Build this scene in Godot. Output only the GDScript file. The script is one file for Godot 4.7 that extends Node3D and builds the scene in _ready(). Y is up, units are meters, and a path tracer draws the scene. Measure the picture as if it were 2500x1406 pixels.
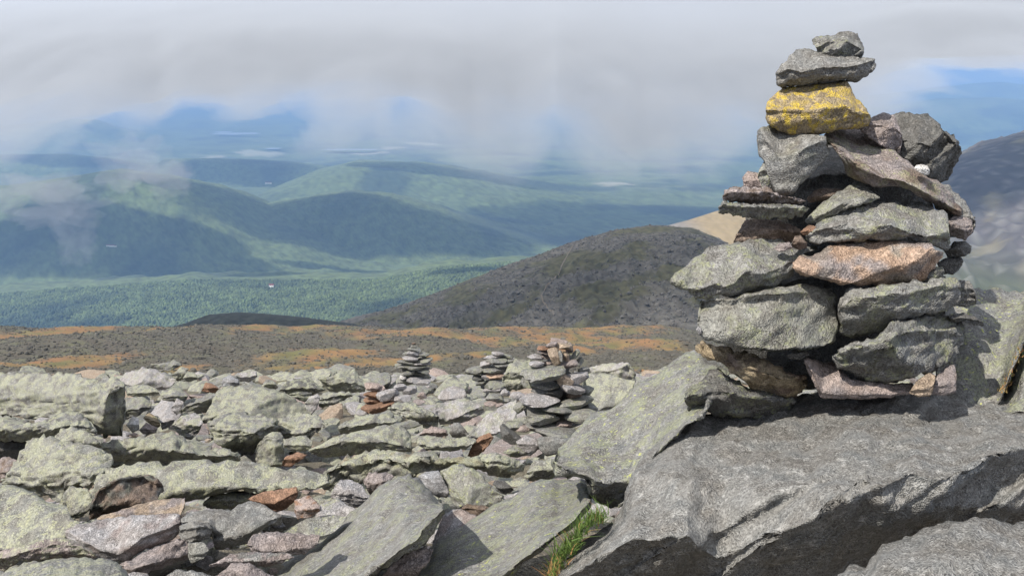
extends Node3D

# A stone cairn on a boulder summit above a hazy forested valley. Sightings (u, v) are in pixels of a 2500 wide print; every thing stands at its own distance.
const F := 1931.5
const EYE := Vector3(0, 1.6, 0)
const PITCH := 15.0
var fwd := Vector3(0, -sin(deg_to_rad(PITCH)), -cos(deg_to_rad(PITCH)))
var upv := Vector3(0, cos(deg_to_rad(PITCH)), -sin(deg_to_rad(PITCH)))
var sun_to := Vector3(-0.50, 0.77, 0.38).normalized()
var noises := {}
var mats := {}
var tex := {}
var view_x := 0.0
var view_y := 0.0
var view_s := 1.0
var rng := RandomNumberGenerator.new()
var stone_count := 0
var landmarks := []

func _ready():
	camera_and_light()
	textures()
	ground()
	near_hills()
	valley()
	clouds()
	big_cairn()
	foreground_boulders()
	field_rocks()
	small_cairns()
	loose_stones()
	grass()

func camera_and_light():
	var cam := Camera3D.new()
	cam.name = "camera"
	cam.fov = 40.0
	cam.position = EYE
	cam.rotation_degrees = Vector3(-PITCH, 0, 0)
	cam.near = 0.05
	cam.far = 90000.0
	add_child(cam)
	var env := Environment.new()
	env.background_mode = Environment.BG_SKY
	env.tonemap_mode = Environment.TONE_MAPPER_LINEAR
	env.tonemap_exposure = 1.3
	env.sdfgi_enabled = true
	env.ssao_enabled = true
	env.ssil_enabled = true
	env.fog_enabled = true
	env.fog_density = 0.000072
	env.fog_light_color = Color(0.61, 0.785, 1.0)
	env.sky = Sky.new()
	env.sky.sky_material = make_sky()
	var we := WorldEnvironment.new()
	we.environment = env
	we.name = "environment"
	add_child(we)
	var sun := DirectionalLight3D.new()
	sun.name = "sun"
	sun.light_energy = 1.6
	sun.light_color = Color(1, 0.965, 0.91)
	sun.light_angular_distance = 0.5
	sun.shadow_enabled = true
	add_child(sun)
	sun.look_at_from_position(Vector3.ZERO, -sun_to)

func make_sky() -> PanoramaSkyMaterial:
	var w := 1024
	var h := 512
	var im := Image.create(w, h, false, Image.FORMAT_RGBF)
	var big := fnl(3, 1.3, 4)
	var small := fnl(4, 4.0, 5)
	for j in h:
		var el := (0.5 - (j + 0.5) / h) * PI
		for i in w:
			var az := ((i + 0.5) / w - 0.5) * TAU
			var d := Vector3(sin(az) * cos(el), sin(el) * 2.2, -cos(az) * cos(el))
			var n := big.get_noise_3dv(d) * 0.8 + small.get_noise_3dv(d) * 0.6
			var b := 0.71 + 0.17 * n
			im.set_pixel(i, j, Color(b * 0.945, b * 0.985, b * 1.10))
	var m := PanoramaSkyMaterial.new()
	m.panorama = ImageTexture.create_from_image(im)
	return m

# ------------------------------------------------------------------ helpers

func ray(u: float, v: float) -> Vector3:
	return fwd + Vector3.RIGHT * ((u - 1250.0) / F) + upv * ((703.0 - v) / F)

func spot(u: float, v: float, depth: float) -> Vector3:      # the point at that depth along the view axis
	return EYE + ray(u, v) * depth

func far_spot(u: float, v: float, dist: float) -> Vector3:   # the point at that horizontal distance ahead
	var r := ray(u, v)
	return EYE + r * (dist / -r.z)

func fnl(seed_: int, freq: float, octaves := 4, type := FastNoiseLite.TYPE_SIMPLEX_SMOOTH) -> FastNoiseLite:
	var n := FastNoiseLite.new()
	n.seed = seed_
	n.noise_type = type
	n.frequency = freq
	n.fractal_type = FastNoiseLite.FRACTAL_FBM if octaves > 1 else FastNoiseLite.FRACTAL_NONE
	n.fractal_octaves = octaves
	return n

func tag(o: Node, label: String, category := "", group := "", kind := "") -> Node:
	if label: o.set_meta("label", label)
	if category: o.set_meta("category", category)
	if group: o.set_meta("group", group)
	if kind: o.set_meta("kind", kind)
	return o

func put(called: String, mesh: Mesh, m: Material, parent: Node = self) -> MeshInstance3D:
	var o := MeshInstance3D.new()
	o.name = called
	o.mesh = mesh
	o.material_override = m
	parent.add_child(o, true)
	return o

func grid_mesh(p: PackedVector3Array, c: PackedColorArray, nc: int, nr: int) -> ArrayMesh:
	var idx := PackedInt32Array()
	idx.resize((nc - 1) * (nr - 1) * 6)
	var k := 0
	for r in nr - 1:
		for q in nc - 1:
			var a := r * nc + q
			idx[k] = a
			idx[k + 1] = a + nc
			idx[k + 2] = a + 1
			idx[k + 3] = a + 1
			idx[k + 4] = a + nc
			idx[k + 5] = a + nc + 1
			k += 6
	return mesh_of(p, c, idx)

func normals_of(p: PackedVector3Array, idx: PackedInt32Array) -> PackedVector3Array:
	var n := PackedVector3Array()
	n.resize(p.size())
	for k in range(0, idx.size(), 3):
		var a := idx[k]
		var b := idx[k + 1]
		var d := idx[k + 2]
		var w := (p[d] - p[a]).cross(p[b] - p[a])
		n[a] += w
		n[b] += w
		n[d] += w
	for k in n.size():
		n[k] = n[k].normalized() if n[k].length_squared() > 1e-26 else Vector3.UP
	return n

func mesh_of(p: PackedVector3Array, c: PackedColorArray, idx: PackedInt32Array) -> ArrayMesh:
	var arr := []
	arr.resize(Mesh.ARRAY_MAX)
	arr[Mesh.ARRAY_VERTEX] = p
	arr[Mesh.ARRAY_NORMAL] = normals_of(p, idx)
	if c.size(): arr[Mesh.ARRAY_COLOR] = c
	arr[Mesh.ARRAY_INDEX] = idx
	var m := ArrayMesh.new()
	m.add_surface_from_arrays(Mesh.PRIMITIVE_TRIANGLES, arr)
	return m

func poly_at(line: Array, u: float) -> float:     # height of a polyline [u0, v0, u1, v1 ...] at u
	var n := line.size()
	if u <= line[0]: return line[1]
	for k in range(2, n, 2):
		if u <= line[k]:
			var t: float = (u - line[k - 2]) / maxf(1e-4, line[k] - line[k - 2])
			return lerpf(line[k - 1], line[k + 1], t)
	return line[n - 1]

# ------------------------------------------------------------------ textures and materials

func noise_bytes(n: FastNoiseLite, s: int) -> PackedByteArray:
	return n.get_seamless_image(s, s, false, false, 0.12, true).get_data()

func textures():
	var s := 1024
	var coarse := noise_bytes(fnl(101, 0.006, 5), s)
	var cells := FastNoiseLite.new()
	cells.seed = 9
	cells.noise_type = FastNoiseLite.TYPE_CELLULAR
	cells.frequency = 0.19
	cells.cellular_return_type = FastNoiseLite.RETURN_CELL_VALUE
	cells.fractal_type = FastNoiseLite.FRACTAL_FBM
	cells.fractal_octaves = 3
	cells.fractal_gain = 0.6
	var grain := noise_bytes(cells, s)
	var speck := noise_bytes(fnl(103, 0.16, 2), s)
	var streak := noise_bytes(fnl(105, 0.022, 5), s)
	var col := PackedByteArray()
	col.resize(s * s * 3)
	var hgt := PackedByteArray()
	hgt.resize(s * s)
	for k in s * s:
		var a := coarse[k] - 128
		var g := grain[k] - 128
		var sp := speck[k]
		var st := streak[k] - 128
		var v := 174.0 + a * 0.14 + g * 0.46 + clampf((st - 30.0) * 0.9, 0.0, 40.0) - clampf((a - 18.0) * 0.9, 0.0, 26.0)
		var wh := clampf((sp - 182) * 2.4, 0.0, 76.0)
		var dk := clampf((66 - sp) * 2.0, 0.0, 70.0)
		v += wh - dk
		var warm := a * 0.03
		col[k * 3] = clampi(int(v + warm), 0, 255)
		col[k * 3 + 1] = clampi(int(v), 0, 255)
		col[k * 3 + 2] = clampi(int(v - warm), 0, 255)
		hgt[k] = clampi(int(128.0 + a * 0.08 + g * 0.50 + (sp - 128) * 0.34 - clampf((a - 18.0) * 0.5, 0.0, 14.0)), 0, 255)
	tex.rock = ImageTexture.create_from_image(Image.create_from_data(s, s, false, Image.FORMAT_RGB8, col))
	tex.height = ImageTexture.create_from_image(Image.create_from_data(s, s, false, Image.FORMAT_L8, hgt))
	# lichen coats: colour, and in alpha where they grow
	var patch := noise_bytes(fnl(111, 0.010, 5), s)
	var spots := noise_bytes(fnl(112, 0.035, 4), s)
	var fine := noise_bytes(fnl(113, 0.11, 3), s)
	tex.green = lichen(s, patch, spots, fine, 120.0, 0.70, Vector3(153, 156, 138), Vector3(160, 162, 132), 0.0)
	tex.sparse = lichen(s, patch, spots, fine, 150.0, 0.42, Vector3(138, 143, 120), Vector3(152, 157, 112), 0.0)
	tex.lime = lichen(s, patch, spots, fine, 140.0, 0.58, Vector3(146, 152, 122), Vector3(178, 184, 92), 1.0)
	tex.yellow = lichen(s, patch, spots, fine, 142.0, 0.74, Vector3(186, 160, 46), Vector3(208, 186, 66), 0.0)

func lichen(s: int, where: PackedByteArray, second: PackedByteArray, fine: PackedByteArray, level: float, most: float, c1: Vector3, c2: Vector3, dots: float) -> ImageTexture:
	var b := PackedByteArray()
	b.resize(s * s * 4)
	for k in s * s:
		var f := (fine[k] - 128) * 0.55
		var w := where[k] + f + (second[k] - 128) * 0.35
		var al := clampf((w - level) / 26.0, 0.0, 1.0) * most
		var mixv := clampf((second[k] + f - 150.0) / 30.0, 0.0, 1.0)
		if dots > 0.0:
			var d := clampf((second[k] + f * 0.7 - 194.0) / 18.0, 0.0, 1.0)
			al = maxf(al * 0.8, d * 0.75)
			mixv = d
		var c := c1.lerp(c2, mixv)
		var l := 1.0 + (fine[k] - 128) * 0.0022
		b[k * 4] = clampi(int(c.x * l), 0, 255)
		b[k * 4 + 1] = clampi(int(c.y * l), 0, 255)
		b[k * 4 + 2] = clampi(int(c.z * l), 0, 255)
		b[k * 4 + 3] = int(al * 255.0)
	return ImageTexture.create_from_image(Image.create_from_data(s, s, false, Image.FORMAT_RGBA8, b))

# base colours, linear; the rock texture averages about 0.45
var tints := {
	"grey": Vector3(0.20, 0.20, 0.194), "green": Vector3(0.218, 0.218, 0.202), "pale": Vector3(0.31, 0.30, 0.305), "pink": Vector3(0.30, 0.25, 0.232),
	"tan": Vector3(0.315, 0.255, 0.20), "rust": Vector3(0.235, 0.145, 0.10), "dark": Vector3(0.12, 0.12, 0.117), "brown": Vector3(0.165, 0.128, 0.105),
	"mauve": Vector3(0.24, 0.21, 0.205), "blue": Vector3(0.27, 0.275, 0.29), "orange": Vector3(0.36, 0.262, 0.20), "white": Vector3(0.56, 0.55, 0.54), "olive": Vector3(0.25, 0.205, 0.14),
}

func rock_mat(kind: String, tint: String) -> StandardMaterial3D:
	var key := kind + " " + tint
	if mats.has(key): return mats[key]
	var m := StandardMaterial3D.new()
	m.resource_name = "rock " + key
	var c: Vector3 = tints[tint] / 0.46
	m.albedo_color = Color(c.x, c.y, c.z).linear_to_srgb()
	m.albedo_texture = tex.rock
	m.vertex_color_use_as_albedo = true
	m.roughness = 0.86
	m.metallic_specular = 0.35
	m.heightmap_enabled = true
	m.heightmap_texture = tex.height
	m.heightmap_scale = 1.4
	m.uv1_triplanar = true
	m.uv1_world_triplanar = true
	m.uv1_scale = Vector3.ONE / 1.05
	m.uv1_triplanar_sharpness = 3.0
	if kind != "bare":
		m.detail_enabled = true
		m.detail_blend_mode = BaseMaterial3D.BLEND_MODE_MIX
		m.detail_albedo = tex[kind]
		m.detail_uv_layer = BaseMaterial3D.DETAIL_UV_2
		m.uv2_triplanar = true
		m.uv2_world_triplanar = true
		m.uv2_scale = Vector3.ONE / (0.6 if kind == "yellow" else 1.7)
		m.uv2_triplanar_sharpness = 3.0
	mats[key] = m
	return m

# ------------------------------------------------------------------ stones

func look(x: float, y: float, s: float):      # the sightings that follow were read off an enlargement
	view_x = x
	view_y = y
	view_s = s

func sighted(a: Array) -> PackedVector2Array:
	var o := PackedVector2Array()
	for k in range(0, a.size(), 2):
		o.append(Vector2(view_x + a[k] / view_s, view_y + a[k + 1] / view_s))
	return o

func smax(a: float, b: float, k: float) -> float:
	var h := clampf(0.5 + 0.5 * (a - b) / k, 0.0, 1.0)
	return lerpf(b, a, h) + k * h * (1.0 - h)

# A stone whose outline is sighted in the photograph. o: d depth of its front edge, c or crest where its top turns into its front (share from the top, or a line of sightings),
# tilt of the top towards us, over how far the front leans back below the crest (degrees), dt depth of the far edge of the top, th thickness behind, fol angle of its layers, rough, cuts: [u0, v0, u1, v1, degrees] bevels
func span_at(src: PackedVector2Array, u: float) -> Vector2:      # upper and lower edge of the outline at u
	var lo := 1e9
	var hi := -1e9
	var n := src.size()
	for k in n:
		var a := src[k]
		var b := src[(k + 1) % n]
		if (a.x - u) * (b.x - u) <= 0.0:
			if absf(b.x - a.x) < 1e-4:
				lo = minf(lo, minf(a.y, b.y))
				hi = maxf(hi, maxf(a.y, b.y))
			else:
				var v := a.y + (b.y - a.y) * (u - a.x) / (b.x - a.x)
				lo = minf(lo, v)
				hi = maxf(hi, v)
	return Vector2(lo, hi) if hi > -1e8 else Vector2(src[0].y - 0.5, src[0].y + 0.5)

func stone_mesh(outline: Array, o: Dictionary) -> Dictionary:
	stone_count += 1
	var sd: int = o.get("seed", stone_count * 7 + 3)
	var r := RandomNumberGenerator.new()
	r.seed = 9000 + sd
	var src := sighted(outline)
	var box := Rect2(src[0], Vector2.ZERO)
	for q in src: box = box.expand(q)
	var mid2 := box.get_center()
	var grow := sqrt(box.size.x * box.size.y) * 0.016
	for k in src.size(): src[k] += (src[k] - mid2).normalized() * grow
	box = box.grow(grow)
	var d0: float = o.d if o.has("d") else ground_depth(box.end.y)
	var px := d0 / F
	var w := box.size.x
	var h := box.size.y
	var spx := sqrt(w * h)
	var size := spx * px
	var unit := minf(size, 0.62 + size * 0.12)
	var wide := minf(w, h * 2.5) * px
	var tilt: float = o.get("tilt", 15.0)
	var over := tan(deg_to_rad(o.get("over", 14.0)))
	var most: float = o.get("deep", wide * 0.9)
	var soft: float = o.get("soft", 0.02) * size
	var rough: float = o.get("rough", 1.0)
	var th: float = o.get("th", wide * 0.45)
	var round_: float = o.get("round", 0.10) * size
	var fol := deg_to_rad(o.get("fol", 0.0))
	var ledge: float = o.get("ledge", 1.6)
	var top_face: float = o.get("topledge", 0.24)
	var has_dt: bool = o.has("dt")
	var dt: float = o.get("dt", 0.0)
	var crest := []
	if o.has("crest"):
		for q in sighted(o.crest):
			crest.append(q.x)
			crest.append(q.y)
	var share: float = o.get("c", 0.5)
	var cuts := []
	for e in o.get("cuts", []):
		var q := sighted([e[0], e[1], e[2], e[3]])
		var along := (q[1] - q[0]).normalized()
		cuts.append([q[0], Vector2(along.y, -along.x), tan(deg_to_rad(e[4]))])
	# broken corners: shallow planes that lie across the stone
	var chips := []
	for k in 12:
		var t := r.randf() * TAU
		chips.append([Vector2(cos(t) / w * 2.0, sin(t) / h * 2.0), r.randf_range(-0.1, 0.85), r.randf_range(0.15, 0.95) * minf(w, h * 1.6) * 0.5 * px * minf(rough, 1.3)])
	var c2 := box.get_center()
	var fine: FastNoiseLite = noises.fine
	var lump: FastNoiseLite = noises.lump
	var step := clampf(spx / 34.0, 3.0, 9.0)
	var nc := clampi(int(w / step), 16, 230)
	var nv := clampi(int(h / step), 12, 130)
	var n1 := clampi(int(nv * (0.5 if has_dt or o.get("tilt", 15.0) > 0.0 else 0.4)), 5, 80)
	var n2 := maxi(nv - n1, 5)
	var nb := clampi(nv / 4, 4, 10)
	var ring := n1 + n2 + 1 + nb
	var P := PackedVector3Array()
	P.resize(ring * nc + 2)
	var thick_l := clampf(unit * 0.11, 0.012, 0.09)
	var cf := cos(fol)
	var sf := sin(fol)
	for j in nc:
		var e := float(j) / (nc - 1)
		e = lerpf(e, 0.5 - 0.5 * cos(e * PI), 0.55)
		var u := box.position.x + w * lerpf(0.012, 0.988, e)
		var sp := span_at(src, u)
		var jag := spx * 0.016 * minf(rough, 1.4)
		sp.x += jag * (fine.get_noise_2d(u * 4.0 / spx + sd * 3.7, 0.5) + 0.6 * fine.get_noise_2d(u * 16.0 / spx + sd, 9.5))
		sp.y += jag * (fine.get_noise_2d(u * 4.0 / spx + sd * 1.7, 3.5) + 0.6 * fine.get_noise_2d(u * 16.0 / spx + sd, 6.5))
		if sp.y < sp.x + 1.0: sp.y = sp.x + 1.0
		var hh := sp.y - sp.x
		var cv := poly_at(crest, u) if crest.size() else lerpf(lerpf(sp.x, sp.y, share), lerpf(box.position.y, box.end.y, share), 0.35) + spx * 0.05 * fine.get_noise_2d(u * 2.2 / spx, sd * 3.1)
		cv = clampf(cv, sp.x + hh * 0.03, sp.y - hh * 0.03)
		var ends := clampf(minf(u - box.position.x, box.end.x - u) / (w * 0.10), 0.0, 1.0)
		var curl := round_ * (1.0 - sqrt(1.0 - (1.0 - ends) * (1.0 - ends)))
		var dtop := 0.0
		var dbot := 0.0
		for i in ring:
			var v := 0.0
			var dd := 0.0
			if i <= n1 + n2:
				v = lerpf(sp.x, cv, float(i) / n1) if i < n1 else lerpf(cv, sp.y, float(i - n1) / n2)
				var up_ := (cv - v) * px
				var q := Vector2(u, v)
				if up_ > 0.0:
					if has_dt:
						dd = d0 + (dt - d0) * (cv - v) / maxf(cv - sp.x, spx * 0.08)
					else:
						var dep := deg_to_rad(PITCH) + atan((v - 703.0) / F)
						dd = d0 + up_ / tan(maxf(dep + deg_to_rad(tilt), 0.12))
				else:
					dd = d0 - up_ * over
				for c in cuts:
					dd = smax(dd, d0 + (q - (c[0] as Vector2)).dot(c[1]) * px * c[2], soft)
				if not has_dt: dd = d0 + most * (1.0 - exp(-maxf(dd - d0, 0.0) / most))
				var rel := 0.0
				for c in chips:
					rel = maxf(rel, ((q - c2).dot(c[0]) - c[1]) * c[2])
				dd += rel
				# layers of the schist stand out on the broken face, hardly on the cleaved top
				var x := (u - c2.x) * px
				var y := (v - c2.y) * px
				var wl: float = (y * cf + x * sf) + unit * 0.04 * lump.get_noise_2d(x * 1.6 / unit + sd, y * 1.6 / unit)
				var L := wl / thick_l
				var fl := floorf(L)
				var h0 := fposmod(sin((fl + sd * 13.0) * 12.9898) * 43758.5453, 1.0)
				var h1 := fposmod(sin((fl + 1.0 + sd * 13.0) * 12.9898) * 43758.5453, 1.0)
				var face := smoothstep(0.02 * size, -0.04 * size, up_) * 0.8 + top_face
				dd += lerpf(h0, h1, smoothstep(0.72, 1.0, L - fl)) * 0.085 * unit * ledge * rough * face
				dd += curl
				var edge := minf(v - sp.x, sp.y - v) / (0.05 * spx)
				if edge < 1.0: dd += round_ * 0.35 * (1.0 - sqrt(maxf(0.0, 1.0 - (1.0 - edge) * (1.0 - edge))))
				if i == 0: dtop = dd
				if i == n1 + n2: dbot = dd
			else:
				var s := float(i - n1 - n2) / (nb + 1)
				v = lerpf(sp.y, sp.x, s)
				dd = lerpf(dbot, dtop, s)
				dd += th * pow(sin(s * PI), 0.6) * (0.25 + 0.75 * sqrt(ends))
			P[j * ring + i] = spot(u, v, dd)
		# the top edge was not known while the front was laid: the back starts and ends on it
		for i in range(n1 + n2 + 1, ring):
			var s := float(i - n1 - n2) / (nb + 1)
			P[j * ring + i] = spot(u, lerpf(sp.y, sp.x, s), lerpf(dbot, dtop, s) + th * pow(sin(s * PI), 0.6) * (0.25 + 0.75 * sqrt(ends)))
	var total := ring * nc
	var ca := Vector3.ZERO
	var cb := Vector3.ZERO
	for i in ring:
		ca += P[i] / ring
		cb += P[(nc - 1) * ring + i] / ring
	P[total] = ca
	P[total + 1] = cb
	var idx := PackedInt32Array()
	idx.resize(((nc - 1) * ring * 2 + ring * 2) * 3)
	var k := 0
	for j in nc - 1:
		for i in ring:
			var i2 := (i + 1) % ring
			var a := j * ring + i
			var b := j * ring + i2
			idx[k] = a
			idx[k + 1] = a + ring
			idx[k + 2] = b
			idx[k + 3] = b
			idx[k + 4] = a + ring
			idx[k + 5] = b + ring
			k += 6
	for i in ring:
		var i2 := (i + 1) % ring
		idx[k] = total
		idx[k + 1] = i
		idx[k + 2] = i2
		idx[k + 3] = total + 1
		idx[k + 4] = (nc - 1) * ring + i2
		idx[k + 5] = (nc - 1) * ring + i
		k += 6
	# make sure the faces look outwards
	var mid := (ca + cb) * 0.5
	var vol := 0.0
	for m in range(0, idx.size(), 3):
		vol += (P[idx[m]] - mid).dot((P[idx[m + 2]] - mid).cross(P[idx[m + 1]] - mid))
	if vol < 0.0:
		for m in range(0, idx.size(), 3):
			var sw := idx[m + 1]
			idx[m + 1] = idx[m + 2]
			idx[m + 2] = sw
	var N := normals_of(P, idx)
	var grit: FastNoiseLite = noises.grit
	var ridge: FastNoiseLite = noises.ridge
	var craggy: float = o.get("craggy", 1.0 if d0 > 4.4 else 0.45)
	var fq := 0.16 / (step * px)
	var amp := minf(0.009, 0.03 * size) * rough
	for m in P.size():
		var q := P[m]
		var x := q.x * cf + q.y * sf
		var y := -q.x * sf + q.y * cf
		var d: float = lump.get_noise_3d(x * 2.2 / unit + sd * 5.3, y * 3.4 / unit, q.z * 2.2 / unit) * 0.030 * unit * rough
		d -= smoothstep(0.30, 0.75, ridge.get_noise_3d(x * 2.6 / unit + sd * 2.3, y * 5.2 / unit, q.z * 2.6 / unit)) * 0.034 * unit * minf(rough, 1.5) * craggy
		d += grit.get_noise_3d(x * fq + sd, y * fq * 1.6, q.z * fq) * amp
		P[m] = q + N[m] * d
	# colour varies over the stone
	var col := PackedColorArray()
	col.resize(P.size())
	var v1: FastNoiseLite = noises.tone
	var t2: Vector3 = tints[o.t2] / tints[o.tint] if o.has("t2") else Vector3.ONE
	var t2n: float = o.get("t2at", 0.1)
	for m2 in P.size():
		var q := P[m2]
		var a := v1.get_noise_3d(q.x * 2.2 / unit + sd, q.y * 3.4 / unit, q.z * 2.2 / unit)
		var tone: float = 1.0 + 0.24 * v1.get_noise_3d(q.x * 5.0 + sd * 3.0, q.y * 9.0, q.z * 5.0)
		var m := smoothstep(t2n - 0.12, t2n + 0.2, a) if o.has("t2") else 0.0
		col[m2] = Color(lerpf(1.0, t2.x, m) * tone, lerpf(1.0, t2.y, m) * tone, lerpf(1.0, t2.z, m) * tone)
	var base := Vector3(1e9, 1e9, 1e9)
	var top3 := -base
	for q in P:
		base = base.min(q)
		top3 = top3.max(q)
	return {"p": P, "idx": idx, "col": col, "at": Vector3((base.x + top3.x) * 0.5, base.y, (base.z + top3.z) * 0.5)}

func stone(parent: Node, called: String, label: String, kind: String, tint: String, outline: Array, o := {}, category := "", group := "") -> MeshInstance3D:
	o.tint = tint
	var g := stone_mesh(outline, o)
	var at: Vector3 = g.at
	var P: PackedVector3Array = g.p
	for k in P.size(): P[k] -= at
	var m := put(called, mesh_of(P, g.col, g.idx), rock_mat(kind, tint), parent)
	m.position = at - (parent.position if parent != self else Vector3.ZERO)
	tag(m, label, category, group)
	return m

func rock(called: String, label: String, kind: String, tint: String, outline: Array, o := {}, group := "") -> MeshInstance3D:
	var m := stone(self, called, label, kind, tint, outline, o, {"boulder": "boulder", "flat_rock": "slab"}.get(called, "rock"), group)
	landmarks.append([m.position + m.mesh.get_aabb().get_center(), label])
	return m

# Loose stones: a sphere cut by planes. Twenty shapes, shared.
var shapes := []
func make_shapes():
	for k in 20:
		var r := RandomNumberGenerator.new()
		r.seed = 400 + k
		var planes := []
		for j in 11:
			var z := r.randf_range(-1, 1)
			var a := r.randf() * TAU
			planes.append([Vector3(cos(a) * sqrt(1 - z * z), z, sin(a) * sqrt(1 - z * z)), r.randf_range(0.62, 0.95)])
		planes.append([Vector3(r.randf_range(-0.2, 0.2), 1, r.randf_range(-0.2, 0.2)).normalized(), r.randf_range(0.6, 0.8)])
		planes.append([Vector3(r.randf_range(-0.2, 0.2), -1, r.randf_range(-0.2, 0.2)).normalized(), 0.7])
		var nu := 22
		var nv := 13
		var P := PackedVector3Array()
		var side := PackedInt32Array()
		for j in nv + 1:
			var b := (float(j) / nv - 0.5) * PI
			for i in nu:
				var a := TAU * i / nu
				var d := Vector3(cos(a) * cos(b), sin(b), sin(a) * cos(b))
				var m := 1.25
				for q in planes.size():
					var f := d.dot(planes[q][0])
					if f > 0.05: m = minf(m, planes[q][1] / f)
				m *= 1.0 + 0.05 * noises.lump.get_noise_3d(d.x * 2.0 + k * 9, d.y * 4.0, d.z * 2.0) + 0.04 * noises.fine.get_noise_3d(d.x * 5.0 + k * 9, d.y * 12.0, d.z * 5.0)
				P.append(d * m)
		var V := PackedVector3Array()
		var N := PackedVector3Array()
		var C := PackedColorArray()
		for j in nv:
			for i in nu:
				var a := j * nu + i
				var b := j * nu + (i + 1) % nu
				for t in [[a, b, a + nu], [b, b + nu, a + nu]]:
					var w: Vector3 = (P[t[2]] - P[t[0]]).cross(P[t[1]] - P[t[0]])
					if w.length_squared() < 1e-16: continue
					w = w.normalized()
					# the cut that this little face lies on gives its light
					var mid: Vector3 = (P[t[0]] + P[t[1]] + P[t[2]]) / 3.0
					var best := w
					var least := 9.0
					for q in planes:
						var off: float = absf(mid.dot(q[0]) - q[1])
						if off < least:
							least = off
							best = q[0]
					if least < 0.06 and best.dot(w) > 0.5: w = (best * 0.7 + w * 0.3).normalized()
					for q in t:
						V.append(P[q])
						N.append(w)
						var tone: float = 1.0 + 0.2 * noises.tone.get_noise_3d(P[q].x * 2.0 + k * 5, P[q].y * 2.0, P[q].z * 2.0)
						C.append(Color(tone, tone, tone))
		var arr := []
		arr.resize(Mesh.ARRAY_MAX)
		arr[Mesh.ARRAY_VERTEX] = V
		arr[Mesh.ARRAY_NORMAL] = N
		arr[Mesh.ARRAY_COLOR] = C
		var am := ArrayMesh.new()
		am.add_surface_from_arrays(Mesh.PRIMITIVE_TRIANGLES, arr)
		shapes.append(am)

func pebble(parent: Node, called: String, label: String, kind: String, tint: String, cx: float, cy: float, w: float, h: float, turn: float, depth: float, thick := 0.85) -> MeshInstance3D:
	# a stone of the sighted size and lean
	stone_count += 1
	var u := view_x + cx / view_s
	var v := view_y + cy / view_s
	var k := depth / F / view_s * 0.5 * 1.12
	var m := put(called, shapes[stone_count % 20], rock_mat(kind, tint), parent)
	var b := Basis(Vector3.RIGHT, deg_to_rad(-6.0)) * Basis(Vector3.BACK, deg_to_rad(-turn)) * Basis(Vector3.UP, (stone_count * 37 % 7 - 3) * 0.12)
	m.basis = b * Basis.from_scale(Vector3(w * k, h * k, maxf(w, h) * k * thick))
	m.position = spot(u, v, depth) - (parent.position if parent != self else Vector3.ZERO)
	tag(m, label)
	return m

# ------------------------------------------------------------------ ground

var profile := [-40.0, 9.0, -8.0, 2.2, -2.0, 0.5, 0.0, 0.05, 2.3, -0.05, 3.0, -0.38, 4.0, -0.82, 5.5, -1.52, 8.0, -2.66, 12.0, -4.1, 16.0, -5.15, 20.0, -6.15, 25.0, -8.0, 40.0, -15.5, 60.0, -24.0, 100.0, -38.5, 150.0, -57.0, 250.0, -88.5, 400.0, -132.5, 520.0, -165.5, 600.0, -197.0, 760.0, -300.0]

func ground_at(x: float, d: float) -> float:
	var y := poly_at(profile, d)
	var near := 1.0 - smoothstep(18.0, 60.0, d)
	y -= 0.26 * near * smoothstep(0.5, 2.0, d)
	y += noises.bump.get_noise_2d(x, d) * 0.16 * near * smoothstep(0.0, 3.0, d)
	var far := smoothstep(40.0, 160.0, d)
	y += noises.swell.get_noise_2d(x, d) * 4.5 * far + noises.knobs.get_noise_2d(x, d) * 0.9 * far
	# falls away to the right beyond the cairn
	y -= smoothstep(0.18, 0.5, x / maxf(d, 1.0)) * far * d * 0.05
	return y

var depth_table := PackedFloat32Array()
func ground_depth(v: float) -> float:          # view depth at which the ground shows at that height of the picture
	if depth_table.is_empty():
		var d := 1.6
		while d < 60.0:
			var p := Vector3(0, poly_at(profile, d), -d) - EYE
			var z := p.dot(fwd)
			depth_table.append(703.0 - p.dot(upv) / z * F)
			depth_table.append(z)
			d *= 1.01
	var k := 0
	while k < depth_table.size() - 2 and depth_table[k] > v: k += 2
	return depth_table[k + 1]

var patches := []
func grass_share(x: float, d: float) -> float:
	var best := -1.0
	for e in patches:
		var a: float = (x - e[0]) / e[2]
		var b: float = (d - e[1]) / e[3]
		best = maxf(best, 1.0 - (a * a + b * b))
	var n: float = noises.patch.get_noise_2d(x, d * 0.6)
	var fine: float = noises.knobs.get_noise_2d(x * 1.7, d * 1.2)
	return smoothstep(-0.15, 0.75, best * 0.9 + n * 0.9 + fine * 0.8) * 0.92

func ground_hit(u: float, v: float) -> Vector2:
	# x and distance where the open slope shows at that point
	var d := 40.0
	var r := ray(u, v)
	while d < 600.0:
		var y: float = EYE.y + r.y * d / -r.z
		if poly_at(profile, d) > y: break
		d *= 1.01
	return Vector2(r.x * d / -r.z, d)

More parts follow.
